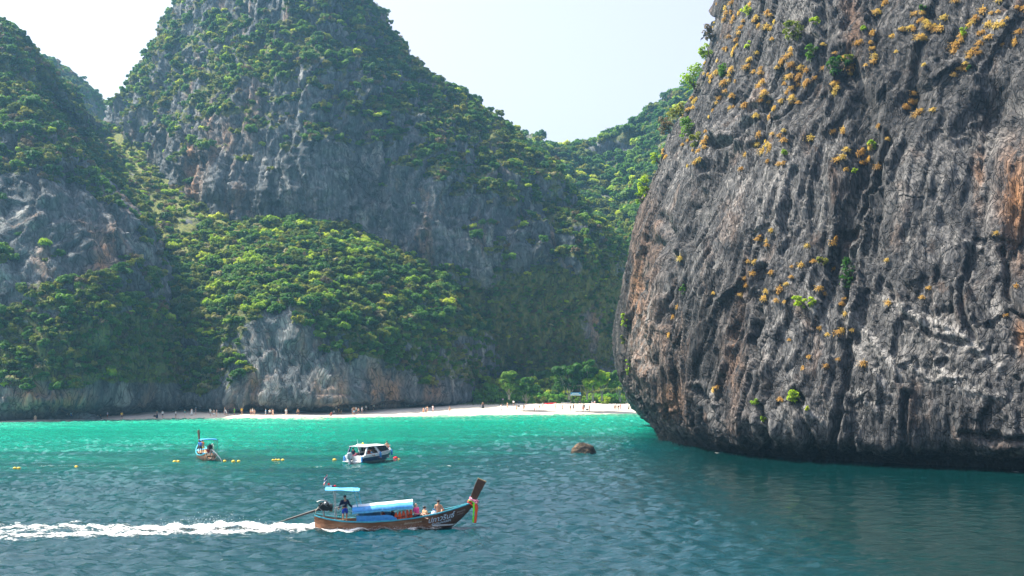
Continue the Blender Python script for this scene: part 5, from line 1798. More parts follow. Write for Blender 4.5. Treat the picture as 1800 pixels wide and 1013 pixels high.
def wrap_text(nm, body, size, mat, x0, dz, shear=0.25):
    """lettering laid on the curved starboard planking, following the sheer"""
    o = text_mesh(nm, body, size, mat, boat, (0, 0, 0), (0, 0, 0), 0.0, shear=shear)
    for q in o.data.vertices:
        x = x0 + q.co.x
        s = side_pt(x, dz - q.co.y * 0.98)
        q.co = (s[0], s[1] - 0.018, s[2])
    o.data.update()
    return o


wrap_text('name_lettering', 'ปภาวรินธ์', 0.46, paint('pale_blue_lettering', (0.55, 0.72, 0.85), 0.6, 0.3, 0.05), 7.3, 0.50)
wrap_text('name_lettering', 'PAPAWARIN', 0.22, paint('pale_blue_lettering', (0.5, 0.7, 0.85), 0.6, 0.3, 0.05), 7.55, 0.72)
wrap_text('tour_lettering', 'เรือนำเที่ยว อ่าวนาง', 0.15, paint('cream_lettering', (0.7, 0.65, 0.5), 0.6, 0.3, 0.05), 5.75, 0.33)
wrap_text('registry_lettering', '5360-0123', 0.13, paint('grey_lettering', (0.35, 0.35, 0.33), 0.6, 0.3, 0.05), 9.2, 0.33)
wrap_text('registry_lettering', 'ต.อ่าวนาง', 0.10, paint('grey_lettering', (0.35, 0.35, 0.33), 0.6, 0.3, 0.05), 9.25, 0.48)

# sashes tied round the prow: each cloth a part
def sash(mat, path, w, nm='prow_sash'):
    m = MB()
    rings = []
    for i, (x, y, z) in enumerate(path):
        ww = w * (1 + 0.25 * math.sin(i * 2.1))
        rings.append([(x - ww, y - 0.02, z), (x + ww * .2, y - 0.05, z - .02), (x + ww, y - 0.01, z), (x + ww * .2, y + 0.02, z + .01)])
    m.loft(rings)
    return m.build(nm, mat, boat)


for k, (mat, z_) in enumerate(((RED, 1.50), (PINK, 1.60), (NGREEN, 1.55), (NORANGE, 1.42), (PINK, 1.70))):
    m = MB()
    cx = 10.25 + (z_ - 1.45) * 0.5
    m.tube([(cx + 0.27 * math.cos(a), 0.16 * math.sin(a), z_ + 0.05 * math.sin(3 * a + k) - 0.12 * math.cos(a)) for a in np.linspace(0, 2 * math.pi, 14)], [0.05 + 0.02 * math.sin(5 * a + k) for a in np.linspace(0, 2 * math.pi, 14)], 6)
    m.build('prow_garland', mat, boat)
sash(NORANGE, [(10.42, -0.2, 1.45), (10.5, -0.22, 1.1), (10.47, -0.21, 0.8), (10.44, -0.2, 0.5), (10.38, -0.2, 0.22)], 0.09)
sash(NGREEN, [(10.32, -0.22, 1.45), (10.34, -0.24, 1.1), (10.31, -0.23, 0.8), (10.29, -0.22, 0.5), (10.28, -0.22, 0.26)], 0.055)
sash(RED, [(10.5, 0.1, 1.45), (10.56, 0.08, 1.15), (10.52, 0.08, 0.85), (10.5, 0.06, 0.62)], 0.07)
for k in range(7):
    a = k * 0.9
    MB().ball((10.12 + 0.13 * math.cos(a), -0.14 - 0.05 * math.sin(a), 1.72 + 0.1 * math.sin(a * 1.3)), 0.055, 7, 5).build('garland_flower', (PINK, WHITE, PINK, YELLOW)[k % 4], boat)

# flag and bunting on the stern canopy
flag_root = empty('flagstaff', (0, 0, 0)); flag_root.parent = boat
MB().tube([(1.0, 0.1, 2.68), (0.78, 0.1, 3.6)], 0.014, 6).build('staff', STEEL, flag_root)
FL = [(RED, 0.0, 0.1), (WHITE, 0.1, 0.2), (NAVY, 0.2, 0.4), (WHITE, 0.4, 0.5), (RED, 0.5, 0.6)]
for mat, a0, a1 in FL:
    m = MB()
    rings = []
    for i in range(8):
        u = i / 7
        rings.append([(0.79 - 0.05 * a - 0.20 * u + 0.25 * (0.6 - a) * 0.3, 0.1 + 0.06 * math.sin(u * 6 + a * 3), 3.56 - a * 0.8 - 0.22 * u) for a in (a0, a1)])
    m.loft(rings, cap=False, closed=False)
    m.build('flag_stripe', mat, flag_root)
for k, mat in enumerate((RED, WHITE, NAVY, RED)):
    MB().ball((0.92 + 0.13 * k, 0.05, 2.80 + (0.14 if k == 0 else 0)), (0.09, 0.07, 0.07), 7, 5).build('bunting', mat, flag_root)


def on_boat(root, x, y, z):
    return root.matrix_basis @ Vector((x, y, z))


bpy.context.view_layer.update()
person(on_boat(boat, 1.92, 0.05, 0.42), BOAT_RZ + math.radians(20), 'helm', 'sleeve:navy', 'shorts:cobalt', 'boatman in navy long sleeves and blue shorts standing at the stern', 1, 'hair', 0, 1.04)
person(on_boat(boat, 6.62, -0.3, 0.6), BOAT_RZ + math.radians(60), 'sit', 'tee:hotpink', 'shorts:navy', 'bald passenger in pink sitting at the front of the canopy', 0, None, 0, 1.12)
person(on_boat(boat, 7.2, 0.05, 0.45), BOAT_RZ + math.radians(120), 'sit', 'tee:tan', 'shorts:tan', 'dark-haired passenger sitting low behind the rail', 0, 'hair', 0, 1.0)
person(on_boat(boat, 8.05, 0.1, 0.80), BOAT_RZ + math.radians(160), 'sit', 'bra:red', 'brief:red', 'passenger in red swimwear with dark hair near the bow', 1, 'hair', 0, 1.05)
person(on_boat(boat, 5.1, 0.3, 0.32), BOAT_RZ + math.radians(80), 'sit', 'tee:navy', 'shorts:navy', 'passenger in navy in the shade under the long canopy', 2, 'hair', 0, 1.05)
person(on_boat(boat, 4.5, 0.35, 0.32), BOAT_RZ + math.radians(100), 'sit', 'tee:darkred', 'shorts:navy', 'passenger in dark red in the shade under the long canopy', 1, 'hair_long', 0, 1.0)


def life_jacket(loc, rz, lab, s=1.0):
    t_ = empty('life_jacket', tuple(loc), rz, lab, 'life jacket', 'life jackets on the foreground boat')
    for sx in (-1, 1):
        m = MB()
        rings = []
        for z, w, d in ((0, .10, .05), (0.1, .12, .075), (0.3, .115, .08), (0.45, .07, .06), (0.52, .05, .04)):
            rings.append([(sx * 0.13 * s + w * s * math.cos(a), d * s * math.sin(a), z * s) for a in np.linspace(0, 2 * math.pi, 10, endpoint=False)])
        m.loft(rings)
        m.build('foam_panel', ORANGE, t_)
    MB().tube([(-0.2 * s, -0.085 * s, 0.2 * s), (0, -0.1 * s, 0.2 * s), (0.2 * s, -0.085 * s, 0.2 * s)], 0.018, 5).build('strap', BLACKM, t_)
    return t_


for k in range(4):
    life_jacket(on_boat(boat, 5.38 + k * 0.24, -0.72 + 0.04 * k, 0.55 + 0.05 * k), BOAT_RZ + 0.25 * k - 0.3, ('orange life jacket nearest the blue side screen', 'orange life jacket second from the blue side screen', 'orange life jacket third from the blue side screen', 'orange life jacket nearest the passenger in pink')[k])
bag = MB()
bag.loft([[(x0 * w, y0 * w * .7, z) for x0, y0 in [(math.cos(a), math.sin(a)) for a in np.linspace(0, 2 * math.pi, 10, endpoint=False)]] for z, w in ((0, .16), (.1, .2), (.25, .17), (.33, .08))])
bag = bag.build('beach_bag', WHITE, label='white and blue bag beside the passenger near the bow', cat='bag')
bag.location = on_boat(boat, 7.72, -0.25, 0.74)
MB().torus((0, 0, 0.36), 0.1, 0.015).build('bag_handle', TARP, bag)
MB().torus((0, 0, 0.14), 0.20, 0.03, 'z').build('bag_band', TARP, bag)

# ---- the moored longtail boat, stern towards us
pb = P(371, 811, CAM_H * F / (811 - HZ))
b2 = empty('longtail_boat', (pb[0], pb[1], 0.0), math.radians(112), 'moored wooden longtail boat seen from the stern, left of the speedboat', 'boat')
longtail(b2)
engine(b2, 0.5, 1.55)
MB().tube([(0.3, 0, 1.45), (-0.5, -0.5, 0.9), (-1.0, -0.9, 0.35), (-1.3, -1.1, -0.1)], [0.07, 0.06, 0.05, 0.03], 8).build('tail_shaft', STEEL, b2)
for yy in (-0.3, 0.25):
    MB().torus((-0.05, yy, 0.5), 0.28, 0.035, 'x').build('rope_loop', ROPE, b2)
MB().tube([(0.2, 0.55, 0.95), (-0.3, 0.75, 0.2)], 0.03, 6).build('boat_pole', DECK, b2)
m = MB()
rings = [[(x, y, 2.42 - 0.08 * (y / .9) ** 2 + 0.03 * math.sin(3 * x)) for y in np.linspace(-0.95, 0.95, 7)] for x in np.linspace(0.9, 3.3, 8)]
m.loft([r + [(q[0], q[1], q[2] + .06) for q in r][::-1] for r in rings])
m.build('stern_canopy', TARP, b2)
for x in (1.1, 3.1):
    for sy in (-1, 1):
        MB().tube([(x, sy * 0.85, 0.5), (x, sy * 0.88, 2.38)], 0.03, 6).build('canopy_post', STEEL, b2)
m = MB()
rings = [[(x, 0.9 * math.cos(a), 0.95 + 0.25 * math.sin(a)) for a in np.linspace(math.pi, 0, 9)] for x in (3.6, 4.6, 5.6)]
m.loft([r + [(q[0], q[1], q[2] - .03) for q in r][::-1] for r in rings])
m.build('folded_canopy', TARP_L, b2)
for x0, y0 in ((1.3, 0.5), (1.6, 0.62), (1.9, 0.45)):
    MB().box((x0, y0, 0.72), (0.22, 0.2, 0.34)).build('cooler_box', TARP_L if x0 < 1.7 else WHITE, b2, smooth=False)
bpy.context.view_layer.update()
person(on_boat(b2, 3.2, 0.75, 0.62), math.radians(200), 'bend', 'tee:blue', 'shorts:black', 'person in royal blue leaning on the moored longtail boat', 1, 'hair', 0, 1.0)
person(on_boat(b2, 4.6, 0.35, 0.62), math.radians(150), 'stand', 'tee:orange', 'shorts:yellow', 'person in orange behind the one in royal blue', 1, 'hair', 1, 0.95)
person(on_boat(b2, 2.6, -0.25, 0.75), math.radians(170), 'sit', 'tee:olive', 'shorts:grey', 'person in olive sitting under the moored boat canopy', 1, 'hair', 0, 1.15)
person(on_boat(b2, 1.3, 0.1, 0.75), math.radians(170), 'sit', 'tee:darkred', 'shorts:white', 'person in dark red sitting beside the moored boat engine', 1, 'hair', 0, 0.9)

# ---- speedboat
ps = P(622, 815.5, CAM_H * F / (815.5 - HZ))
sb = empty('speedboat', (ps[0], ps[1], 0.0), math.radians(63), 'white and navy speedboat with a hardtop anchored in mid bay', 'boat')
sb.scale = (1, 1, 0.9)
SX = np.array([0.0, 0.4, 1.5, 3.0, 4.5, 5.8, 6.7, 7.3])
SB = np.array([1.22, 1.30, 1.36, 1.38, 1.30, 1.02, 0.6, 0.12])
SZ = np.array([0.95, 1.05, 1.12, 1.18, 1.28, 1.38, 1.46, 1.50])
m = MB()
rw, rn, rb = [], [], []
for x in np.linspace(0, 7.3, 22):
    hb, gz = float(np.interp(x, SX, SB)), float(np.interp(x, SX, SZ))
    ch = hb * (0.92 if x < 5 else 0.92 - 0.25 * (x - 5) / 2.3)
    kz = -0.35 + max(0, x - 5.2) ** 2 * 0.30
    zc = 0.30 + max(0, x - 4.5) ** 2 * 0.10
    rw.append([(x, -ch, zc), (x, -ch * .55, (kz + zc) / 2), (x, 0, kz), (x, ch * .55, (kz + zc) / 2), (x, ch, zc)])
    rn.append([(x, -ch - .012, zc), (x, -(ch * .35 + hb * .65), zc + (gz - zc) * .6)])
    rb.append([(x, -(ch * .35 + hb * .65) - .006, zc + (gz - zc) * .6), (x, -hb, gz), (x, -hb + .16, gz + 0.05), (x, -hb + .22, gz - 0.3)])
m.loft(rw, cap=False, closed=False)
hull_b = m.build('hull_bottom', WHITE, sb)
for sy in (1, -1):
    m = MB(); m.loft([[(q[0], q[1] * sy, q[2]) for q in r] for r in rn], cap=False, closed=False); m.build('navy_band', NAVY, sb)
    m = MB(); m.loft([[(q[0], q[1] * sy, q[2]) for q in r] for r in rb], cap=False, closed=False); m.build('topside', WHITE, sb)
m = MB()
m.add([(0, -1.13, 0.18), (0, 1.13, 0.18), (0, 1.22, 0.95), (0, -1.22, 0.95), (0, 0, -0.35)], [(0, 1, 2, 3), (0, 4, 1)])
m.build('transom', WHITE, sb, smooth=False)
MB().box((3.0, 0, 0.45), (5.9, 2.2, 0.05)).build('cockpit_floor', WHITE, sb, smooth=False)
m = MB()
m.loft([[(x, y * float(np.interp(x, SX, SB)) * 0.95, float(np.interp(x, SX, SZ)) + 0.03 + 0.12 * (1 - y * y)) for y in np.linspace(-1, 1, 7)] for x in np.linspace(4.9, 7.25, 8)], cap=False, closed=False)
m.build('foredeck', WHITE, sb)
MB().box((-0.25, 0.75, 0.28), (0.5, 0.9, 0.06)).build('swim_platform', WHITE, sb, smooth=False)
MB().box((-0.25, -0.75, 0.28), (0.5, 0.9, 0.06)).build('swim_platform', WHITE, sb, smooth=False)
# hardtop
m = MB()
rings = []
for x in np.linspace(0.7, 4.7, 9):
    w = 1.18 - 0.05 * (x - 2.5) ** 2 * .3
    rings.append([(x, w * y, 2.12 + 0.10 * (1 - y * y) + 0.02 * math.sin(x)) for y in np.linspace(-1, 1, 7)] + [(x, w * y, 2.05) for y in np.linspace(1, -1, 7)])
m.loft(rings)
ht = m.build('hardtop', WHITE, sb)
MB().box((1.7, 0, 2.27), (0.9, 1.2, 0.1), None, 0.8).build('roof_hatch', WHITE, ht, smooth=False)
MB().tube([(1.2, 0.25, 2.2), (1.0, 0.25, 2.95)], 0.02, 6).build('antenna', WHITE, ht)
MB().ball((1.7, -0.05, 2.42), (0.12, 0.12, 0.14), 8, 6).build('beacon', YELLOW, ht)
for sy in (-1, 1):
    m = MB()       # raked rear arch
    m.loft([[(0.35 + 0.55 * u, sy * (1.26 - .1 * u), 1.0 + 1.1 * u), (0.62 + 0.5 * u, sy * (1.26 - .1 * u), 1.0 + 1.1 * u), (0.62 + 0.5 * u, sy * (1.16 - .1 * u), 1.0 + 1.1 * u), (0.35 + 0.55 * u, sy * (1.16 - .1 * u), 1.0 + 1.1 * u)] for u in np.linspace(0, 1, 5)])
    m.build('rear_arch', NAVY if sy > 0 else WHITE, sb, smooth=False)
    m = MB()       # side arch amidships
    m.loft([[(3.0 - 0.7 * u, sy * (1.34 - .18 * u), 1.15 + 0.95 * u), (3.45 - 0.8 * u, sy * (1.34 - .18 * u), 1.15 + 0.95 * u), (3.45 - 0.8 * u, sy * (1.26 - .18 * u), 1.15 + 0.95 * u), (3.0 - 0.7 * u, sy * (1.26 - .18 * u), 1.15 + 0.95 * u)] for u in np.linspace(0, 1, 5)])
    m.build('side_arch', WHITE, sb, smooth=False)
GLASS = paint('smoked_glass', (0.02, 0.035, 0.045), 0.08, 0.6, 0.05)
for sy in (-1, 1):
    m = MB()
    m.add([(3.4, sy * 1.30, 1.25), (5.6, sy * 1.05, 1.42), (4.7, sy * 1.08, 2.04), (3.0, sy * 1.15, 2.04), (3.4, sy * 1.28, 1.25), (5.6, sy * 1.03, 1.42), (4.7, sy * 1.06, 2.04), (3.0, sy * 1.13, 2.04)], [(0, 1, 2, 3), (7, 6, 5, 4), (0, 4, 5, 1), (1, 5, 6, 2), (2, 6, 7, 3), (3, 7, 4, 0)])
    m.build('side_window', GLASS, sb, smooth=False)
    MB().tube([(3.35, sy * 1.31, 1.24), (5.65, sy * 1.06, 1.42), (4.72, sy * 1.09, 2.06)], 0.035, 6).build('window_frame', WHITE, sb)
m = MB()
m.add([(5.55, -1.0, 1.44), (5.55, 1.0, 1.44), (4.7, 1.02, 2.06), (4.7, -1.02, 2.06), (5.52, -1.0, 1.42), (5.52, 1.0, 1.42), (4.67, 1.02, 2.04), (4.67, -1.02, 2.04)], [(0, 1, 2, 3), (7, 6, 5, 4), (0, 4, 5, 1), (2, 6, 7, 3), (1, 5, 6, 2), (0, 3, 7, 4)])
m.build('windshield', GLASS, sb, smooth=False)
for k in range(3):
    MB().tube([(2.0, -0.6 + 0.6 * k, 0.5), (2.0, -0.6 + 0.6 * k, 2.07)], 0.022, 6).build('grab_pole', STEEL, sb)
for sy in (-1, 1):
    m = MB()
    m.box((2.6, sy * 0.85, 0.68), (3.6, 0.45, 0.4)); m.box((2.6, sy * 1.08, 0.95), (3.6, 0.1, 0.3))
    m.build('bench', NAVY, sb, smooth=False)
MB().box((0.45, -0.55, 0.7), (0.5, 1.0, 0.5)).build('stern_seat', WHITE, sb, smooth=False)
# outboard motors
for yy in (0.28,):
    m = MB()
    m.loft([[(-0.42 + w * math.cos(a) * 1.25, yy + w * .8 * math.sin(a), z) for a in np.linspace(0, 2 * math.pi, 12, endpoint=False)] for z, w in ((0.55, .2), (0.7, .3), (1.1, .33), (1.32, .28), (1.42, .14))])
    ob_ = m.build('outboard_cowling', GREYP, sb)
    MB().box((-0.42, yy, 0.2), (0.28, 0.18, 0.8)).build('outboard_leg', GREYP, ob_, smooth=False)
    MB().box((-0.2, yy, 0.6), (0.3, 0.25, 0.3)).build('mount_bracket', BLACKM, ob_, smooth=False)
# fenders
for k, (x, y, z) in enumerate(((3.2, -1.45, 0.95), (6.3, -0.95, 1.05), (0.0, 1.2, 0.55), (0.0, -1.15, 0.55))):
    m = MB()
    r_ = 0.13
    m.loft([[(x - (0.12 if x == 0 else 0) + q * math.cos(a), y + q * math.sin(a), z + dz) for a in np.linspace(0, 2 * math.pi, 10, endpoint=False)] for dz, q in ((-.38, .04), (-.33, .11), (0, r_), (.3, .11), (.36, .05), (.46, .02))])
    m.build('fender', TARP, sb)
m = MB()
rail = [(x, sy * float(np.interp(x, SX, SB)) * .9, float(np.interp(x, SX, SZ)) + 0.42) for sy, xs2 in ((-1, np.linspace(5.0, 7.2, 6)), (1, np.linspace(7.2, 5.0, 6))) for x in xs2]
m.tube(rail, 0.02, 6)
for q in rail[::2]:
    m.tube([(q[0], q[1], q[2] - .42), q], 0.015, 5)
m.build('bow_rail', STEEL, sb)
bpy.context.view_layer.update()
person(on_boat(sb, 2.9, -0.55, 0.5), math.radians(90), 'sit', 'tee:sky', 'shorts:navy', 'person in pale blue sitting inside the speedboat', 1, 'hair', 0, 1.25)
person(on_boat(sb, 1.9, -0.8, 0.86), math.radians(60), 'sit', 'tee:darkred', 'shorts:black', 'person in dark red sitting near the speedboat stern', 1, 'hair', 0, 0.95)
person(on_boat(sb, 6.3, -0.3, 1.5), math.radians(180), 'sit', None, 'shorts:red', 'bare-chested person sitting on the speedboat foredeck', 1, 'hair', 0, 1.0)
person(on_boat(sb, 1.2, 0.85, 0.86), math.radians(150), 'sit', 'tee:navy', 'shorts:pink', 'person in navy sitting on the port side of the speedboat', 1, 'hair', 0, 1.0)

# ---- floats in the water
def buoy(px, py, rx, mat, lab, grp='yellow floats on the swim line'):
    Y = CAM_H * F / (py - HZ)
    p = P(px, py, Y)
    m = MB()
    r_ = rx * 0.7
    m.loft([[(z * 1.0, q * math.cos(a), q * math.sin(a) + 0.05) for a in np.linspace(0, 2 * math.pi, 10, endpoint=False)] for z, q in ((-1.35 * r_, .15 * r_), (-1.1 * r_, .6 * r_), (-.5 * r_, r_), (.5 * r_, r_), (1.1 * r_, .6 * r_), (1.35 * r_, .15 * r_))])
    o = m.build('float', mat, label=lab, cat='float', group=grp)
    o.location = (p[0], p[1], 0.02)
    o.rotation_euler = (0, 0, float(rng.uniform(-.4, .4)))
    MB().torus((1.4 * r_, 0, 0.05), 0.07, 0.02, 'y', 8, 4).build('eyelet', ROPE, o)


for px, py, r_, lab in ((26, 824.5, .2, 'leftmost yellow float near the left edge'), (33, 824.5, .2, 'yellow float second from the left edge'), (134, 822, .2, 'single yellow float left of the moored longtail'), (307, 813, .22, 'yellow float just left of the moored longtail'), (313, 812.6, .22, 'yellow float touching the one left of the moored longtail'),
                          (395, 812, .2, 'yellow float just right of the moored longtail'), (410, 812.3, .22, 'middle one of three yellow floats right of the moored longtail'), (419.5, 812.2, .2, 'last of three yellow floats right of the moored longtail'),
                          (480, 810.3, .18, 'leftmost float of the tight yellow row'), (485, 810, .2, 'second float of the tight yellow row'), (490, 810, .2, 'third float of the tight yellow row'), (497, 810, .2, 'last float of the tight yellow row'), (588, 809.8, .24, 'single yellow float left of the speedboat'), (701, 808.5, .13, 'small yellow float right of the red one')):
    buoy(px, py, r_, YELLOW, lab)
buoy(695.5, 807, .3, RED, 'red float off the bow of the speedboat', 'red floats')

# ------------------------------------------------------------------ rocks in the water and at the cliff foot
def boulder(name, px, py, w, h, d, mat, lab, seed, z0=-0.5):
    p = P(px, py, CAM_H * F / (py - HZ))
    me = bpy.data.meshes.new(name)
    bm = bmesh.new()
    bmesh.ops.create_icosphere(bm, subdivisions=5, radius=1.0)
    co = np.array([q.co[:] for q in bm.verts])
    r_ = 1 + 0.22 * fbm(co * 1.1 + seed, 3) + 0.16 * slabs(fbm(co * 1.6 + seed + 5, 2), 4.0) + 0.07 * fbm(co * 5 + seed, 3)
    co = co * r_[:, None]
    co[:, 2] = np.where(co[:, 2] > 0, co[:, 2], co[:, 2] * 0.5)
    for q, c_ in zip(bm.verts, co):
        q.co = (c_[0] * w, c_[1] * d, c_[2] * h)
    bm.to_mesh(me); bm.free()
    me.polygons.foreach_set('use_smooth', np.ones(len(me.polygons), bool))
    for a_, val in (('veg', 0), ('stain_sun', 0), ('wet', 0), ('pale', 0)):
        attr(me, a_, np.full(len(me.vertices), val))
    o = obj(name, me, mat, label=lab, cat='rock')
    o.location = (p[0], p[1] + d * .6, z0 * 0.3)
    return o


SEAROCK = rock_material('barnacled_rock', [(0.02, 0.017, 0.014), (0.05, 0.04, 0.03), (0.10, 0.075, 0.05), (0.2, 0.15, 0.10)], (0.02, 0.018, 0.015), (0.38, 0.2, 0.08), 0.7, (0.3, 0.25, 0.2), 0.3, 3.0, bump=0.8, bdist=0.08)
boulder('sea_rock', 1026, 798, 1.6, 1.45, 1.1, SEAROCK, 'low brown barnacled rock breaking the water before the big cliff', 3.0)
boulder('boulder', 100, 738.8, 3.4, 1.7, 2.0, BLUE_ROCK, 'left one of two dark boulders at the foot of the left cliff', 9.0)
boulder('boulder', 144, 738.5, 3.2, 1.8, 2.0, BLUE_ROCK, 'right one of two dark boulders at the foot of the left cliff', 14.0)
boulder('boulder', 84, 739.5, 1.6, 1.2, 1.4, BLUE_ROCK, 'smallest boulder left of the two dark boulders', 19.0)

# ------------------------------------------------------------------ behind the beach
SPLIT_TREES = [  # px, base row, height px, crown rx, crown rz, material, label, name
    (1042, 704, 46, 22, 14, LM_LIME, 'slender light green beach tree with pale forked trunk by the hut', 'beach_tree'),
    (1070, 706, 48, 24, 17, LM_OLIVE, 'round-crowned yellow-green beach tree near the big cliff', 'beach_tree'),
    (1058, 702, 52, 16, 10, LM_LIME, 'light green beach tree rising behind the round-crowned one', 'beach_tree'),
    (985, 708, 50, 20, 16, LM_GREEN, 'blue-green pine-like beach tree left of the hut', 'beach_tree'),
    (955, 706, 66, 30, 20, LM_GREEN, 'wide dark green layered tree behind the kayak', 'beach_tree'),
    (1000, 700, 64, 30, 18, LM_GREEN, 'tall dark green layered tree behind the hut', 'beach_tree'),
    (925, 704, 46, 22, 16, LM_GREEN, 'dark green tree above the pandanus thicket', 'beach_tree'),
    (1090, 704, 60, 22, 18, LM_GREEN, 'dark green tree closest to the big cliff', 'beach_tree'),
    (1032, 700, 70, 26, 18, LM_GREEN, 'tallest dark green tree behind the beach trees', 'beach_tree'),
    (895, 700, 50, 20, 14, LM_GREEN, 'dark tree over the left end of the beach thicket', 'beach_tree'),
]


def grown_tree(px, py, hpx, rx, rz, mat, lab, nm, seed, bark=TRUNK_PALE, grp=None):
    p = on_sand(px, py)
    k = p[1] / F
    h, RX, RZ = hpx * k, rx * k, rz * k
    t_ = empty(nm, tuple(p), 0, lab, 'tree', grp)
    r = np.random.default_rng(seed)
    ncl = 22
    d = r.normal(size=(ncl, 3)); d /= np.linalg.norm(d, axis=1, keepdims=True)
    c = d * r.uniform(0.45, 0.85, (ncl, 1)) * np.array([RX, RX * .9, RZ]) + np.array([0, 0, h - RZ])
    v, f = leaves(seed, c, r.uniform(0.2, 0.34, ncl) * RX, 2600, 0.46, up=0.5)
    obj('crown', mesh_from('crown', v, f, False), mat, t_)
    m = MB()
    z0 = h - 2.0 * RZ
    for s_ in (-1, 1):
        m.tube([(0.12 * s_, 0, -0.4), (0.2 * s_, 0, z0 * .5), (0.45 * s_ * RX * .5, 0.1, z0 + .2), (s_ * RX * .5, 0, h - RZ)], [0.11, 0.09, 0.07, 0.03], 7)
    m.tube([(0, 0, -0.4), (0.05, 0.1, z0), (0, 0.2, h - RZ * .7)], [0.11, 0.08, 0.03], 7)
    for q in c[::3]:
        m.tube([(0, 0.1, z0 * .9), (q[0] * .5, q[1] * .5, (z0 + q[2]) / 2), q], [0.08, 0.05, 0.015], 5)
    m.build('trunk', bark, t_)


for i, a in enumerate(SPLIT_TREES):
    if i > 1:      # bushy down to the ground
        a = (*a[:4], a[4] * 1.45, *a[5:])
    grown_tree(*a, seed=900 + i * 5, grp='trees behind the beach')
for i, (px, py, rx, rz, mat, lab) in enumerate([
    (1037, 702, 20, 9, LM_LIME, 'bright lime green beach bush with people sitting before it'),
    (1062, 704, 16, 8, LM_LIME, 'lime green bush just right of the brightest beach bush'),
    (1085, 702, 12, 7, LM_LIME, 'small lime bush before the wooden fence'),
    (858, 690, 28, 16, LM_FRESH, 'broad bright green bush at the left end of the beach thicket'),
    (885, 694, 26, 14, LM_FRESH, 'bright green bush next to the left end of the thicket'),
    (915, 696, 22, 16, LM_GREEN, 'blue-green pandanus bush in the beach thicket'),
    (948, 702, 18, 10, LM_OLIVE, 'leafy mid-green bush behind the red kayak'),
    (935, 690, 20, 14, LM_GREEN, 'dark pandanus bush behind the thicket'),
    (972, 694, 16, 18, LM_GREEN, 'blue-green upright bush left of the hut'),
    (993, 702, 14, 9, LM_OLIVE, 'green bush under the front of the hut'),
    (1018, 705, 10, 6, LM_GREEN, 'low green bush right below the hut'),
    (836, 702, 18, 6, LM_OLIVE, 'low shrub at the edge of the dune grass'),
]):
    q = on_sand(px, max(py + rz * 0.8, 708.5))
    q = q + np.array([0, 0, (max(py + rz * 0.8, 708.5) - py) * q[1] / F])
    shrub('beach_bush', px, py, rx, rz, mat, lab, 1200 + i * 4, dens=1.8, cat='bush', offs=0.0, group='bushes behind the beach', leaf=0.34, pt=q)

kinds_ = [(LM_FRESH, 'fresh green thicket bush behind the beach'), (LM_OLIVE, 'olive thicket bush behind the beach'), (LM_LIME, 'light green thicket bush behind the beach')]
r = np.random.default_rng(44)
for i in range(66):
    px = 834 + 268 * (i + r.uniform(0, 1)) / 66
    lvl = i % 3
    py = (703, 694, 681)[lvl] + r.uniform(-2, 2)
    if 998 < px < 1024 and lvl == 0:
        continue
    mat, lab = kinds_[(0, 2, 1, 0, 1, 2)[i % 6]]
    lab = lab.replace(' behind the beach', (', front row', ', middle row', ', back row')[lvl] + (' at the left end of the beach wood' if px < 868 else ' left of the dark layered tree' if px < 905 else ' behind the pandanus' if px < 945 else ' behind the red kayak' if px < 982 else ' left of the hut' if px < 1008 else ' right of the hut' if px < 1036 else ' behind the lime bush' if px < 1066 else ' next to the big cliff'))
    q = on_sand(px, 709.2 - lvl * 0.6)
    q = q + np.array([0, 1.5 * lvl, (709 - py) * q[1] / F])
    shrub('thicket_bush', px, py, r.uniform(17, 27), r.uniform(10, 15) + 3 * lvl, mat, lab, 1400 + i * 3, dens=1.7, cat='bush', offs=0.0, group=lab.replace('bush', 'bushes'), leaf=0.36, pt=q, twigs=(lvl == 0))

# dune grass at the back of the sand
r = np.random.default_rng(5)
vv, ff = [], []
for i in range(2600):
    px, py = r.uniform(775, 905), r.uniform(703, 710.5)
    if py < 712 - 0.09 * (px - 770) * 0.8 - 3 or r.random() < 0.2:
        pass
    q = on_sand(px, py + 1.5)
    if i % 1 == 0:
        d = r.normal(size=3) * np.array([.3, .3, 0]) + np.array([0, 0, r.uniform(.25, .7)])
        s = np.array([r.normal(), r.normal(), 0]); s = s / np.linalg.norm(s) * 0.06
        b = len(vv)
        vv += [q - s, q + s, q + d * .6 + s * .7, q + d * .6 - s * .7, q + d + np.array([d[0], d[1], -.05])]
        ff += [(b, b + 1, b + 2, b + 3), (b + 3, b + 2, b + 4)]
obj('dune_grass', mesh_from('dune_grass', np.array(vv), ff, False), LM_OLIVE, label='patch of low dune grass at the back of the sand', kind='stuff')

# lookout hut with plank roof and blue banner
p = on_sand(1012, 700)
p[2] -= 1.0
hut = empty('lookout_hut', tuple(p), 0, 'small wooden lookout hut with a blue banner among the beach trees', 'hut')
kk = p[1] / F
for x in (-1.2, 1.2):
    for y in (0, 1.8):
        MB().tube([(x, y, -0.4), (x, y, 4.2 if y == 0 else 4.4)], 0.08, 6).build('post', BARK, hut)
for i in range(8):
    MB().box((-1.55 + i * 0.44, 0.9, 4.30), (0.42, 2.6, 0.06), (0.08, 0, 0)).build('roof_plank', paint('weathered_plank', (0.34, 0.24, 0.18), 0.85, 0.2, 0.2), hut, smooth=False)
for i in range(6):
    MB().box((0, 0.0 + i * 0.33, 1.7), (2.7, 0.30, 0.06)).build('floor_plank', BARK, hut, smooth=False)
MB().box((0, 1.85, 2.9), (2.3, 0.06, 2.2)).build('back_wall', paint('dark_plank_wall', (0.05, 0.045, 0.04), 0.9, 0.1, 0.2), hut, smooth=False)
bn = MB().box((0, -0.1, 2.05), (2.6, 0.05, 0.75)).build('banner', paint('blue_banner', (0.10, 0.30, 0.55), 0.6, 0.3, 0.1), hut, smooth=False)
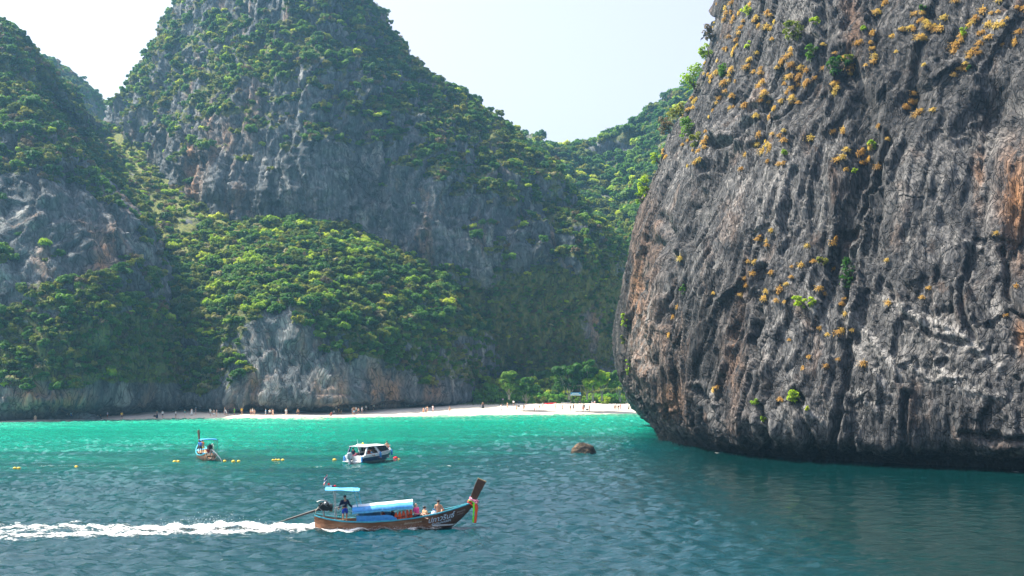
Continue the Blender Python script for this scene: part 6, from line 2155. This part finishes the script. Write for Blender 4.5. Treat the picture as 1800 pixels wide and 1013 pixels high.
MB().box((0, -0.14, 1.78), (2.7, 0.03, 0.24)).build('banner_stripe', WHITE, bn, smooth=False)
MB().box((-0.1, -0.14, 2.18), (1.7, 0.02, 0.16)).build('banner_lettering', WHITE, bn, smooth=False)
for x in (-1.2, 1.2):
    MB().box((x * .5, -0.02, 3.6), (0.08, 0.08, 1.2)).build('window_post', BARK, hut, smooth=False)
# red flag before the hut
p = on_sand(1007, 707)
fl = empty('beach_flag', tuple(p), 0, 'red warning flag on a short pole below the hut', 'flag')
MB().tube([(0, 0, -.3), (0, 0, 2.1)], 0.03, 6).build('pole', STEEL, fl)
m = MB()
m.loft([[(x, 0.05 * math.sin(6 * x), 2.05 - .15 * x), (x, 0.05 * math.sin(6 * x + 1), 1.4 + .1 * x)] for x in np.linspace(0, 0.6, 6)], cap=False, closed=False)
m.build('cloth', RED, fl)
# kayak
p = on_sand(967, 711.5)
ky = MB()
ky.loft([[(x, w * math.cos(a), 0.28 + z + w * 0.55 * math.sin(a)) for a in np.linspace(0, 2 * math.pi, 12, endpoint=False)] for x, w, z in ((-1.8, .03, .22), (-1.5, .17, .1), (-.8, .33, .02), (0, .38, 0), (.8, .33, .02), (1.5, .17, .1), (1.8, .03, .22))])
ky = ky.build('kayak', RED, label='red kayak pulled up on the sand by the thicket', cat='kayak')
ky.location = tuple(p)
ky.rotation_euler = (0, -0.05, 0.2)
for x in (-.5, .6):
    MB().box((x, 0, 0.5), (.45, .36, .06), None, .8).build('seat', BLACKM, ky, smooth=False)
# pale rowing tender beyond it
p = on_sand(996, 709.5)
td = MB()
td.loft([[(x, w * math.cos(a), 0.3 + z + w * .6 * math.sin(a)) for a in np.linspace(math.pi, 2 * math.pi, 9)] for x, w, z in ((-1.5, .5, .1), (-.5, .6, 0), (.6, .5, .02), (1.3, .22, .12), (1.55, .03, .25))], cap=False, closed=False)
td = td.build('dinghy', WHITE, label='small pale dinghy lying right of the red kayak', cat='dinghy')
td.location = tuple(p)
MB().box((-.2, 0, 0.2), (.25, .95, .05)).build('bench', DECK, td, smooth=False)
# wooden rail fence by the big cliff
p = on_sand(1090, 706)
fn = empty('rail_fence', tuple(p), 0, 'low wooden rail fence beside the foot of the big cliff', 'fence')
for x in np.arange(-2.4, 2.5, 1.2):
    MB().box((x, 0, 0.7), (.12, .12, 2.0)).build('post', BARK, fn, smooth=False)
for z in (0.75, 1.45):
    MB().box((0, -.09, z), (5.2, .06, .22)).build('rail', DECK, fn, smooth=False)
# round notice boards on posts
for px, py, lab in ((780, 711, 'round pale notice disc on a post by the cliff corner'), (884, 711, 'round pale notice disc on a post before the thicket')):
    p = on_sand(px, py)
    s_ = empty('notice_sign', tuple(p), 0, lab, 'sign')
    MB().tube([(0, 0, -.3), (0, 0, 1.2)], 0.035, 6).build('post', STEEL, s_)
    MB().tube([(0, -.06, 1.35), (0, -.02, 1.35)], 0.22, 16).build('disc', WHITE, s_)
    MB().torus((0, -.065, 1.35), 0.2, 0.02).build('rim', RED, s_)
# hoop and bags
p = on_sand(564, 724)
hp = MB().torus((0, 0, 0.48), 0.42, 0.07).build('life_ring', paint('faded_ring', (0.45, 0.5, 0.5), 0.7, 0.2), label='pale life ring leaning against the cliff foot', cat='life ring')
hp.location = tuple(p)
MB().torus((0, 0, 0.48), 0.49, 0.015, n=16, m=4).build('grab_line', ROPE, hp)
for px, py, mat, lab in ((272, 733, BLACKM, 'black bag lying on the sand left of the long dark dress'), (912, 715.5, BLACKM, 'dark parasol bundle on the sand behind the orange trousers'), (1032, 721.5, BLACKM, 'small dark bag held low beside the red shorts')):
    p = on_sand(px, py)
    m = MB()
    m.loft([[(w * math.cos(a), w * .6 * math.sin(a), z) for a in np.linspace(0, 2 * math.pi, 10, endpoint=False)] for z, w in ((0, .26), (.12, .34), (.3, .28), (.4, .12))])
    o = m.build('beach_bag', mat, label=lab, cat='bag')
    o.location = tuple(p)
    MB().torus((0, 0, .42), .12, .02, n=10, m=4).build('handle', ROPE, o)

# ------------------------------------------------------------------ foam
t = NT('sea_foam')
fo = t.attr('foam')
n1 = t.noise(t.coords((0.4, 1.7, 1)), 1.0, 7, 0.7)
n2 = t.noise(t.coords((3.5, 5.0, 3)), 1.0, 5, 0.65)
mk = t.math('ADD', fo, t.math('MULTIPLY', t.math('SUBTRACT', t.math('ADD', t.math('MULTIPLY', n1, .6), t.math('MULTIPLY', n2, .4)), 0.5), 3.4))
al = t.ramp(mk, [(0.42, 0.0), (0.95, 0.95)])
FOAM = t.done(t.principled((0.86, 0.88, 0.88), 0.9, t.bump(n2, 0.8, 0.08), 0.1, alpha=al))


def foam_sheet(name, xs_, ys_, fn, hfn, lab):
    X, Y_ = np.meshgrid(xs_, ys_)
    Zf = wave(X, Y_) + 0.02 + hfn(X, Y_)
    H_, W_ = X.shape
    ii = np.arange(H_ * W_).reshape(H_, W_)
    f = np.stack([ii[:-1, :-1], ii[:-1, 1:], ii[1:, 1:], ii[1:, :-1]], -1).reshape(-1, 4)
    fv = fn(X, Y_)
    keep = (fv.ravel()[f] > 0.02).any(1)
    me = mesh_from(name, np.stack([X, Y_, Zf], -1).reshape(-1, 3), f[keep])
    attr(me, 'foam', fv)
    return obj(name, me, FOAM, label=lab, kind='stuff')


bm_ = boat.matrix_basis.copy()
c_, s_ = math.cos(BOAT_RZ), math.sin(BOAT_RZ)


def local(X, Y_):
    dx, dy = X - boat.location.x, Y_ - boat.location.y
    return dx * c_ + dy * s_, -dx * s_ + dy * c_


def bump1(u, w):
    return np.exp(-(u / w) ** 2)


def wake_f(X, Y_):
    lx, ly = local(X, Y_)
    a = np.clip(-lx, 0, 60)
    behind = np.clip((0.6 - lx) / 1.0, 0, 1)
    arms = bump1(np.abs(ly + 0.3 * np.sin(a * .35)) - (0.7 + 0.10 * a), 0.55 + 0.035 * a)
    core = 0.8 * bump1(ly - 0.6, 0.6 + 0.04 * a) * np.exp(-a / 14.0) + 0.32 * bump1(ly, 1.0 + .10 * a)
    w = behind * (0.62 * arms * np.exp(-a / 60.0) + 0.85 * core)
    hb = np.interp(lx, ST, HB)
    alongside = ((lx > -0.5) & (lx < 8.6)) * np.clip(1.15 - (np.abs(ly) - hb * 0.80) / (0.55 * (1 - np.clip(lx - 3, 0, 9) / 9.0) + 0.12), 0, 1) * (np.abs(ly) > hb * .5) * np.clip((8.6 - lx) / 1.5, 0, 1)
    return np.clip(np.maximum(w, alongside), 0, 1)


def wake_h(X, Y_):
    lx, ly = local(X, Y_)
    a = np.clip(-lx, 0, 60)
    p = np.stack([X, Y_, X * 0], -1)
    rooster = 0.4 * bump1(lx + 6.0, 3.6) * bump1(ly - .6, 1.2) + 0.18 * bump1(lx + 1.5, 1.5) * bump1(np.abs(ly) - .6, .4)
    edge = 0.07 * bump1(np.abs(ly) - (0.7 + 0.10 * a), 0.6) * (lx < 0.5)
    hb = np.interp(lx, ST, HB)
    bow = 0.12 * ((lx > 0) & (lx < 8.5)) * bump1(np.abs(ly) - hb * 0.95, 0.3) * np.clip(lx / 4, 0.3, 1)
    rooster = rooster * np.clip(wake_f(X, Y_) * 1.5 - .2, 0, 1)
    return (rooster + edge + bow) * (0.8 + 0.7 * fbm(p * 1.6, 3)) + 0.01


foam_sheet('wake_foam', np.arange(boat.location.x - 46, boat.location.x + 9.5, 0.13), np.arange(boat.location.y - 8.5, boat.location.y + 8.5, 0.10), wake_f, wake_h, 'white foaming wake trailing behind the foreground longtail boat')
# spray drops thrown up by the propeller and along the hull
r = np.random.default_rng(77)
vv, ff = [], []
oct_v = np.array([(1, 0, 0), (-1, 0, 0), (0, 1, 0), (0, -1, 0), (0, 0, 1), (0, 0, -1)], float)
oct_f = [(0, 2, 4), (2, 1, 4), (1, 3, 4), (3, 0, 4), (2, 0, 5), (1, 2, 5), (3, 1, 5), (0, 3, 5)]
for i in range(2400):
    if i < 1300:
        lx, ly = r.normal(-6.5, 2.6), r.normal(0, .5)
        z = abs(r.normal(0.25, 0.33)) * math.exp(-((lx + 6.5) / 4.5) ** 2)
    elif i < 2000:
        lx = r.uniform(0, 8.2)
        ly = -(np.interp(lx, ST, HB) * 0.92 + abs(r.normal(0, .16)))
        z = abs(r.normal(0.06, 0.09)) * (0.5 + lx / 9)
    else:
        lx = -r.uniform(0, 30); ly = r.choice([-1, 1]) * (0.7 - 0.10 * lx) + r.normal(0, .25)
        z = abs(r.normal(0.04, .07))
    X, Y_ = boat.location.x + lx * c_ - ly * s_, boat.location.y + lx * s_ + ly * c_
    s = r.uniform(0.006, 0.022) if i < 1300 else r.uniform(0.005, 0.016)
    b = len(vv)
    vv += (oct_v * s * r.uniform(.6, 1.4, (1, 3)) + np.array([X, Y_, z + .05])).tolist()
    ff += [tuple(b + q for q in f) for f in oct_f]
obj('spray', mesh_from('spray', np.array(vv), ff), paint('white_spray', (0.85, 0.87, 0.88), 0.7, 0.3, 0.03), label='white spray drops thrown up by the foreground boat', kind='stuff')
# wash line round the speedboat and thin foam lines at the cliff foot
sbx, sby = sb.location.x, sb.location.y
foam_sheet('wash_foam', np.arange(-70, 4, 0.25), np.arange(118, 136, 0.2), lambda X, Y_: 0.30 * np.clip(bump1(Y_ - (129.5 + 0.02 * (X + 30) + 0.6 * np.sin(X * .11)), 1.5) * (0.35 + 0.65 * np.clip(0.5 + 1.5 * pn(np.stack([X / 9, Y_ / 3, X * 0], -1)), 0, 1)), 0, 1), lambda X, Y_: X * 0 + .01, 'thin line of foam and ripples across the middle of the bay')
r = np.random.default_rng(3)
foot = [(1210, 787), (1250, 795), (1300, 800), (1360, 806), (1425, 810), (1480, 814), (1560, 818), (1650, 822), (1700, 826), (1770, 829)]
fx, fy = zip(*[tuple(P(px, py, CAM_H * F / (py - HZ))[:2]) for px, py in foot])


def foot_f(X, Y_):
    yy = np.interp(X, fx, fy)
    return 0.55 * bump1(Y_ - yy + 0.5, 0.5) * np.clip(pn(np.stack([X / 1.7, Y_ / 2.5, X * 0 + 3], -1)) * 1.8, 0, 1) * (X > fx[0])


foam_sheet('shore_foam', np.arange(24, 52, 0.12), np.arange(118, 164, 0.16), foot_f, lambda X, Y_: X * 0 + .01, 'broken flecks of foam along the foot of the big cliff')
HAZE = 0.00024
# ------------------------------------------------------------------ the air
t = NT('humid_sea_haze')
pv = t.n('ShaderNodeVolumePrincipled')
pv.inputs['Color'].default_value = (0.3, 0.66, 1.0, 1)
pv.inputs['Density'].default_value = HAZE
pv.inputs['Anisotropy'].default_value = 0.5
t.t.links.new(pv.outputs[0], t.out.inputs['Volume'])
hb = MB().box((0, 350, 84), (1480, 1380, 178))
hz_o = hb.build('haze', t.m, smooth=False, kind='stuff', label='thin bluish humid haze filling the bay')
